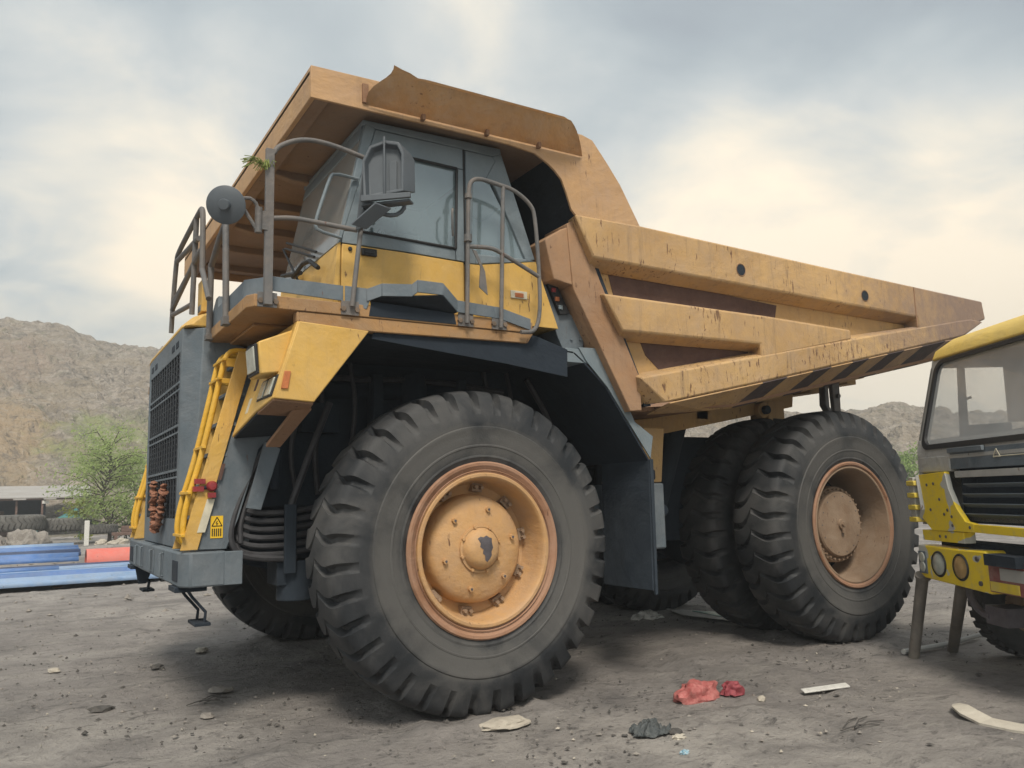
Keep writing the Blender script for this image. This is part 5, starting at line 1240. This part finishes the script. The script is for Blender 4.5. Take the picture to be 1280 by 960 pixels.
# ------------------------------------------------------------------ yard behind on the left
M['blue_sheet'] = paint('blue_sheet', (.085, .20, .48), .4, (.40, .42, .44), .2, .04, .2, .25, seed=31)
M['pale_blue_sheet'] = paint('pale_blue_sheet', (.24, .38, .60), .4, (.45, .46, .47), .3, .03, .2, .2, seed=32)
M['navy_sheet'] = paint('navy_sheet', (.03, .06, .15), .45, (.25, .26, .3), .15, .05, .2, .25, seed=33)
M['salmon'] = paint('salmon', (.72, .17, .13), .5, (.5, .38, .34), .3, .03, .1, .15, seed=34)
def corr_sheet(x0, x1, y, z, wd, ang, mat, lab, tilt=0., waves=2, ht=.13, sag=0.):
    bm = B(); n = waves * 8; L = x1 - x0; m = 8
    rows = []
    for i in range(m + 1):
        xx = -L / 2 + L * i / m; rows.append([bm.verts.new((xx, -wd / 2 + wd * k / n, z + ht * (.5 + .5 * math.copysign(min(1, abs(math.sin(2 * math.pi * waves * k / n)) * 1.6), math.sin(2 * math.pi * waves * k / n))) + (wd * k / n) * tilt + sag * math.sin(math.pi * i / m))) for k in range(n + 1)])
    for a, b_ in zip(rows[:-1], rows[1:]):
        for k in range(n): bm.faces.new((a[k], a[k + 1], b_[k + 1], b_[k]))
    bm.transform(Matrix.Translation(((x0 + x1) / 2, y, 0)) @ Matrix.Rotation(ang, 4, 'Z'))
    o = obj('roofing_sheet', bm, mat, None, loc=((x0 + x1) / 2, y, 0), smooth=True, angle=30); tag(o, lab, 'roofing sheet', 'blue roofing sheets stacked on the ground')
    s_ = o.modifiers.new('t', 'SOLIDIFY'); s_.thickness = .006
rg = random.Random(12); ordn = 'first second third fourth fifth sixth seventh eighth ninth tenth eleventh twelfth thirteenth fourteenth fifteenth'.split()
cols_ = ['pale_blue_sheet', 'navy_sheet', 'blue_sheet', 'pale_blue_sheet', 'blue_sheet', 'navy_sheet', 'blue_sheet', 'pale_blue_sheet', 'navy_sheet', 'blue_sheet', 'blue_sheet', 'navy_sheet', 'blue_sheet', 'blue_sheet', 'pale_blue_sheet']
ends_ = [-.2, .25, .5, .1, -1.9, .3, -2.4, -.1, .2, -1.9, -1.95, -1.8, -2.0, -1.8, -1.9]
for k in range(15):
    y_ = 14.75 + k * .47; z_ = .02 + (.012 * k if k < 9 else .25 + .045 * (k - 9)) + (.06 if k in (4, 6) else 0)
    corr_sheet(-12, ends_[k], y_, z_, .60, rg.uniform(-.022, .022), cols_[k], 'thin %s metal sheet, %s from the front edge of the pile' % ({'n': 'dark navy', 'p': 'pale blue', 'b': 'bright blue'}[cols_[k][0]], ordn[k]), rg.uniform(.08, .35) if k < 4 or k > 8 else rg.uniform(.0, .08), sag=rg.uniform(-.02, .03))
bm = B()
for k in range(5): box(bm, -11 + k * 2.1, -10.8 + k * 2.1, 14.8, 21.3, .0, .02)
thing_mesh('timber_bearers', bm, 'brown_steel', 'timber bearers underneath the blue roofing sheets', 'timber bearers', (-7, 18, 0))
bm = B(); pr = [(19.0 + .40 * math.cos(a), .24 + .38 * math.sin(a)) for a in [math.pi * k / 14 for k in range(15)]] ; pi_ = [(19.0 + .385 * math.cos(a), .24 + .365 * math.sin(a)) for a in [math.pi * k / 14 for k in range(15)]][::-1]
loft(bm, [(-1.72, y, z) for y, z in pr + pi_], [(-.35, y, z) for y, z in pr + pi_])
thing_mesh('red_roll', bm, 'salmon', 'curved salmon red sheet resting on the right end of the blue pile', 'curved sheet', (-1.0, 19, 0), smooth=True)

# shed
M['shed_roof'] = paint('shed_roof', (.42, .41, .40), .6, (.40, .36, .3), .4, .04, .3, .15, seed=41)
M['shed_dark'] = simple('shed_dark', (.035, .045, .06), .8)
M['shed_brown'] = simple('shed_brown', (.16, .10, .08), .8)
SD = empty('shed', (-6, 56, 0)); tag(SD, 'low open-fronted shed with pale sheet roof at the foot of the hill', 'shed')
bm = B(); plate(bm, [(-14, 53.6, 2.42), (.7, 53.6, 2.40), (.9, 60, 3.25), (-14, 60, 3.3)], .07); 
for k in range(9): box(bm, -13.6 + k * 1.65, -12.9 + k * 1.65, 53.4, 54.2, 2.28, 2.36)
obj('roof', bm, 'shed_roof', SD)
bm = B(); box(bm, -14, -2.0, 59.6, 59.8, 0, 3.1); box(bm, -2.05, -1.9, 54.2, 59.7, 0, 2.5); obj('wall', bm, 'shed_dark', SD)
bm = B(); box(bm, -14, .6, 53.7, 53.85, 2.26, 2.40); box(bm, -14, -2, 53.75, 53.82, 1.05, 1.13); obj('beam', bm, 'shed_brown', SD)
for x in (-13.8, -9.5, -3.5, -2.1, .5):
    bm = B(); box(bm, x - .06, x + .06, 53.72, 53.84, -.02, 2.3); obj('post', bm, 'shed_brown', SD)
bm = B(); box(bm, -2.1 - .02, -1.75, 53.66, 53.71, 2.02, 2.22); obj('notice', bm, 'white_litter', SD)
for x0, zz in ((-11.5, 1.1), (-8, .8), (-5.4, 1.2)):
    bm = B(); box(bm, x0, x0 + 1.7, 56, 58, 0, zz); box(bm, x0 + .3, x0 + 1.2, 56.2, 57.5, zz, zz + .4); o = obj('crate_stack', bm, 'shed_brown', None, bevel=.03); tag(o, {-11.5: 'leftmost dark crate stack stored inside the shed', -8: 'middle lower dark crate stack stored inside the shed', -5.4: 'rightmost dark crate stack stored inside the shed'}[x0], 'crates')
M['tarp'] = cloth('tarp_teal', (.03, .14, .15), (.06, .22, .22), .5, 3)
bm = B(); pts = [(-2.6, 46.1, .82), (-1.6, 46, 1.12), (-.55, 46.2, 1.72), (-.3, 46.1, 1.2), (-.5, 45.2, .85), (-1.5, 45.1, .75)]
plate(bm, [pts[0], pts[1], pts[4], pts[5]], .03); plate(bm, [pts[1], pts[2], pts[3], pts[4]], .03); box(bm, -.42, -.34, 46.0, 46.08, -.02, 1.6); box(bm, -2.5, -2.42, 45.9, 46, -.02, .8)
thing_mesh('tarpaulin', bm, 'tarp', 'sloping dark teal tarpaulin in front of the shed', 'tarpaulin', (-1.4, 46, 0))
def flat_tyre(x, y, sc_v, rz, lab, tilt=90):
    e = empty('scrap_tyre', (x, y, .37 * sc_v - .02)); tag(e, lab, 'tyre', 'scrap tyres lying along the yard'); o = bpy.data.objects.new('tyre', TYRE2); C.objects.link(o); o.parent = e
    o.rotation_euler = (R(tilt), 0, rz); o.scale = (sc_v,) * 3; o.location = (0, 0, .37 * sc_v if tilt == 90 else .9 * sc_v)
TYRE2 = TYRE.copy(); TYRE2.materials.clear(); TYRE2.materials.append(simple('old_rubber', (.13, .125, .115), .9, 0, .3, 3.))
flat_tyre(-3.55, 38.3, 1., .3, 'largest dusty scrap tyre lying flat at the left edge')
flat_tyre(-6.5, 38.6, 1., 1.3, 'dusty scrap tyre lying flat beyond the left edge')
flat_tyre(-1.35, 39.3, .85, .9, 'middle dusty scrap tyre lying flat beside the white post')
flat_tyre(.05, 38.6, .62, .2, 'small dark scrap tyre lying right of the white post')
bm = B(); box(bm, -.72, -.52, 36.4, 36.55, -.02, 1.12); thing_mesh('marker_post', bm, 'white_litter', 'short whitish post standing between the scrap tyres', 'post', (-.62, 36.5, 0), bevel=.01)
lump(-3.05, 31.5, .75, .6, .75, 61, 'stone_grey', 'boulder', 'rough grey-brown boulder heap behind the blue sheets', 'boulder', 4, .5, 1.4, sm=False)
lump(-4.2, 32, .6, .5, .5, 63, 'stone_grey', 'boulder', 'low boulder at the left edge behind the blue sheets', 'boulder', 4, .5, 1.4, sm=False)
for i, (x, y, s) in enumerate(((-2.1, 30.8, .28), (-1.9, 31.6, .2), (-.0, 36.2, .2), (.45, 35.9, .16), (.8, 36.4, .22))):
    lump(x, y, s * 1.4, s, s, 70 + i, 'stone_pale' if i > 1 else 'stone_grey', 'boulder', ('small rock right of the boulder heap', 'smallest rock right of the boulder heap', 'pale stone left of the tree foot', 'smallest pale stone at the tree foot', 'pale stone right of the tree foot')[i], 'rock', 3, .4, 1.5, sm=False)
bm = B(); box(bm, .5, 2.6, 37.2, 37.6, .35, .5); box(bm, .6, .75, 37.2, 37.6, 0, .36); box(bm, 2.3, 2.45, 37.2, 37.6, 0, .36); box(bm, .9, 2.4, 37.3, 37.5, .5, .8); thing_mesh('timber_bench', bm, 'shed_brown', 'low dark timber stack beside the tree trunk', 'timber stack', (1.5, 37.4, 0), bevel=.02)

# ------------------------------------------------------------------ trees and shrubs
def leaf_mat(name, a, b2):
    m, nt, b = new_mat(name); v = mapped(nt); n = noise_n(nt, v, 1.1, 4, .6); n2 = noise_n(nt, v, 14., 2, .6)
    c = mixc(nt, framp(nt, math_n(nt, 'ADD', math_n(nt, 'MULTIPLY', n, .6), math_n(nt, 'MULTIPLY', n2, .4)), .38, .62), a, b2)
    nt.links.new(c, b.inputs['Base Color']); b.inputs['Roughness'].default_value = .7
    t = N(nt, 'ShaderNodeBsdfTranslucent'); nt.links.new(c, t.inputs[0]); mx = N(nt, 'ShaderNodeMixShader'); mx.inputs[0].default_value = .5
    nt.links.new(b.outputs[0], mx.inputs[1]); nt.links.new(t.outputs[0], mx.inputs[2]); nt.links.new(mx.outputs[0], nt.nodes['Material Output'].inputs[0]); return m
M['leaf_light'] = leaf_mat('leaf_light', (.20, .30, .08), (.36, .48, .16))
M['leaf_pale'] = leaf_mat('leaf_pale', (.30, .40, .13), (.48, .58, .24))
M['leaf_mid'] = leaf_mat('leaf_mid', (.06, .10, .03), (.13, .19, .06))
M['leaf_yellow'] = leaf_mat('leaf_yellow', (.20, .24, .04), (.36, .38, .07))
M['bark'] = simple('bark', (.10, .08, .065), .9)
def tree(x, y, h, rx, seed, leaf, label, cat='tree', nb=26, nl=90, ls=.06, stem_h=.25, trunk_r=.09, name='tree'):
    rg = random.Random(seed); e = empty(name, (x, y, 0)); tag(e, label, cat)
    tb = B(); lean = Vector((rg.uniform(-.1, .1), rg.uniform(-.1, .1), 0)) * h
    tp = [Vector((x, y, -.05)) + lean * t + Vector((0, 0, h * .8 * t)) + Vector((rg.uniform(-.04, .04), rg.uniform(-.04, .04), 0)) * h * (t > 0) for t in (0, .2, .4, .6, .8, 1)]
    tube(tb, tp, [trunk_r, .015], 8); V_, F_ = [], []
    for b_ in range(nb):
        t = stem_h + (1 - stem_h) * rg.random(); seg = t * 5; i = min(4, int(seg)); p0 = tp[i].lerp(tp[i + 1], seg - i)
        a = rg.uniform(0, 6.283); reach = rx * (.45 + .6 * rg.random()) * (1.05 - .6 * abs(t - .45)); up_ = h * rg.uniform(.02, .22)
        p1 = p0 + Vector((math.cos(a) * reach * .5, math.sin(a) * reach * .5, up_ * .8)); p2 = p0 + Vector((math.cos(a) * reach, math.sin(a) * reach, up_ * rg.uniform(.3, 1.1)))
        tube(tb, [p0, p1, p2], [trunk_r * .35, .006], 5)
        for k in range(nl):
            u = .3 + .75 * rg.random(); p = p0.lerp(p1, u * 2) if u < .5 else p1.lerp(p2, u * 2 - 1)
            g = Vector((rg.gauss(0, 1), rg.gauss(0, 1), rg.gauss(0, .75))) * rx * .11; p = p + g
            n1_ = Vector((rg.gauss(0, 1), rg.gauss(0, 1), rg.gauss(0, 1))).normalized(); s1 = n1_.orthogonal().normalized(); s2 = n1_.cross(s1)
            L1_ = ls * rg.uniform(.6, 1.4); q0 = len(V_); V_ += [p - s1 * L1_, p - s2 * L1_ * .45, p + s1 * L1_, p + s2 * L1_ * .45]; F_.append((q0, q0 + 1, q0 + 2, q0 + 3))
    obj('trunk', tb, 'bark', e, smooth=True)
    off = Vector((x, y, 0)); me = bpy.data.meshes.new('crown'); me.from_pydata([v - off for v in V_], [], F_); me.materials.append(M[leaf])
    o = bpy.data.objects.new('crown', me); C.objects.link(o); o.parent = e; return e
tree(.55, 39, 6.0, 2.5, 3, 'leaf_pale', 'airy light green tree standing in front of the hill on the left', nb=75, nl=110, ls=.065, stem_h=.12, trunk_r=.10)
tree(1.9, 40, 5.0, 1.7, 8, 'leaf_pale', 'slimmer light green sapling just right of the airy tree', nb=30, nl=80, ls=.075, stem_h=.15, trunk_r=.06)
tree(-.45, 43.5, 2.5, 1.1, 11, 'leaf_yellow', 'yellow-green shrub beside the teal tarpaulin', 'shrub', 22, 70, .07, .1, .04, 'shrub')
tree(1.6, 41.5, 2.2, 1.0, 12, 'leaf_mid', 'dark green shrub behind the foot of the airy tree', 'shrub', 22, 70, .07, .1, .04, 'shrub')
tree(-7.5, 62, 4.5, 2.4, 15, 'leaf_mid', 'dark shrub behind the shed near the left edge', 'shrub', 30, 70, .11, .1, .05, 'shrub')
for i, (x, y, h) in enumerate(((47.5, 26.3, 4.4), (50.5, 23.5, 3.6), (45.5, 29.5, 2.6))):
    tree(x, y, h, 2.2, 20 + i, 'leaf_light', ('green bush at the foot of the rubble bank behind the rear tyre', 'green bush on the rubble bank seen behind the yellow cab', 'lowest green bush at the rubble bank behind the rear tyre')[i], 'bush', 34, 80, .11, .05, .05, 'bush')

# ------------------------------------------------------------------ hung and caught things
M['garland'] = cloth('dried_garland', (.20, .085, .05), (.38, .17, .10), .8, 40)
bm = B(); rg = random.Random(5)
P_ = [(-2.185, 2.68, 1.96), (-2.19, 2.66, 1.75), (-2.19, 2.56, 1.58), (-2.20, 2.44, 1.50), (-2.19, 2.30, 1.56), (-2.19, 2.12, 1.75), (-2.185, 2.0, 1.94)]
dense = []
for a, b_ in zip(P_[:-1], P_[1:]):
    for k in range(7): dense.append(Vector(a).lerp(Vector(b_), k / 7))
for k, p in enumerate(dense):
    a = k * 1.1; s = .036 + .010 * math.sin(k * 2.3)
    m4 = Matrix.Translation(p + Vector((-.01, .02 * math.sin(a), .0))) @ Matrix.Rotation(rg.uniform(-.4, .4), 4, 'X') @ Matrix.Diagonal((.9, 1.9, .42, 1))
    bmesh.ops.create_icosphere(bm, subdivisions=2, radius=s, matrix=m4)
for v in bm.verts: v.co += Vector((rg.uniform(-.006, .006), rg.uniform(-.006, .006), rg.uniform(-.006, .006)))
thing_mesh('garland', bm, 'garland', 'shrivelled brown garland looped on the radiator grille of the haul truck', 'garland', (-2.185, 2.9, 1.5))
bm = B()
for k in range(46):
    a = rg.uniform(0, 6.28); p0 = Vector((-1.86, -.15, 4.17)); d = Vector((rg.uniform(-.22, .05), rg.uniform(-.06, .06), rg.uniform(.0, .07)))
    tube(bm, [p0 + Vector((rg.uniform(-.03, .03), 0, rg.uniform(-.02, .02))), p0 + d * .6 + Vector((0, 0, .03)), p0 + d + Vector((0, 0, -.05 * rg.random()))], .003, 4)
M['grass'] = simple('dry_green_grass', (.20, .24, .06), .8)
thing_mesh('grass_tuft', bm, 'grass', 'tuft of green grass caught on the front corner handrail post', 'grass tuft', (-1.86, -.15, 4.17))
# haze: thin even air around the whole scene
if HAZE:
    bm = B(); box(bm, -60, 215, -60, 230, -2.5, 45)
    m = bpy.data.materials.new('haze'); m.use_nodes = True; nt = m.node_tree; nt.nodes.clear()
    out = nt.nodes.new('ShaderNodeOutputMaterial'); pv = nt.nodes.new('ShaderNodeVolumePrincipled'); pv.inputs['Color'].default_value = (.86, .90, .93, 1); pv.inputs['Density'].default_value = HAZE; pv.inputs['Anisotropy'].default_value = .3
    nt.links.new(pv.outputs[0], out.inputs['Volume'])
    M['haze'] = m; o = obj('haze', bm, 'haze'); tag(o, kind='stuff')
# camera
cam = bpy.data.cameras.new('camera'); co_ = bpy.data.objects.new('camera', cam); C.objects.link(co_)
yaw, pitch, roll, fpx = 1.023, .138, -.0266, 1004.644
f_ = Vector((math.cos(pitch) * math.cos(yaw), math.cos(pitch) * math.sin(yaw), math.sin(pitch)))
r_ = Vector((math.sin(yaw), -math.cos(yaw), 0)); u_ = r_.cross(f_)
c_, s_ = math.cos(roll), math.sin(roll)
r2, u2 = c_ * r_ + s_ * u_, -s_ * r_ + c_ * u_
mw = Matrix((r2, u2, -f_)).transposed().to_4x4(); mw.translation = Vector((-3.2981, -5.87, 1.7427)); co_.matrix_world = mw
cam.sensor_width = 36; cam.sensor_fit = 'HORIZONTAL'; cam.lens = fpx / 1280 * 36; cam.clip_start = .05; cam.clip_end = 2000
scene.camera = co_
scene.view_settings.view_transform = 'Standard'; scene.view_settings.look = 'None'; scene.view_settings.gamma = 1
scene.view_settings.use_curve_mapping = False; scene.view_settings.exposure = 1.2
scene.cycles.max_bounces = 6; scene.cycles.transparent_max_bounces = 12
scene.cycles.use_denoising = True
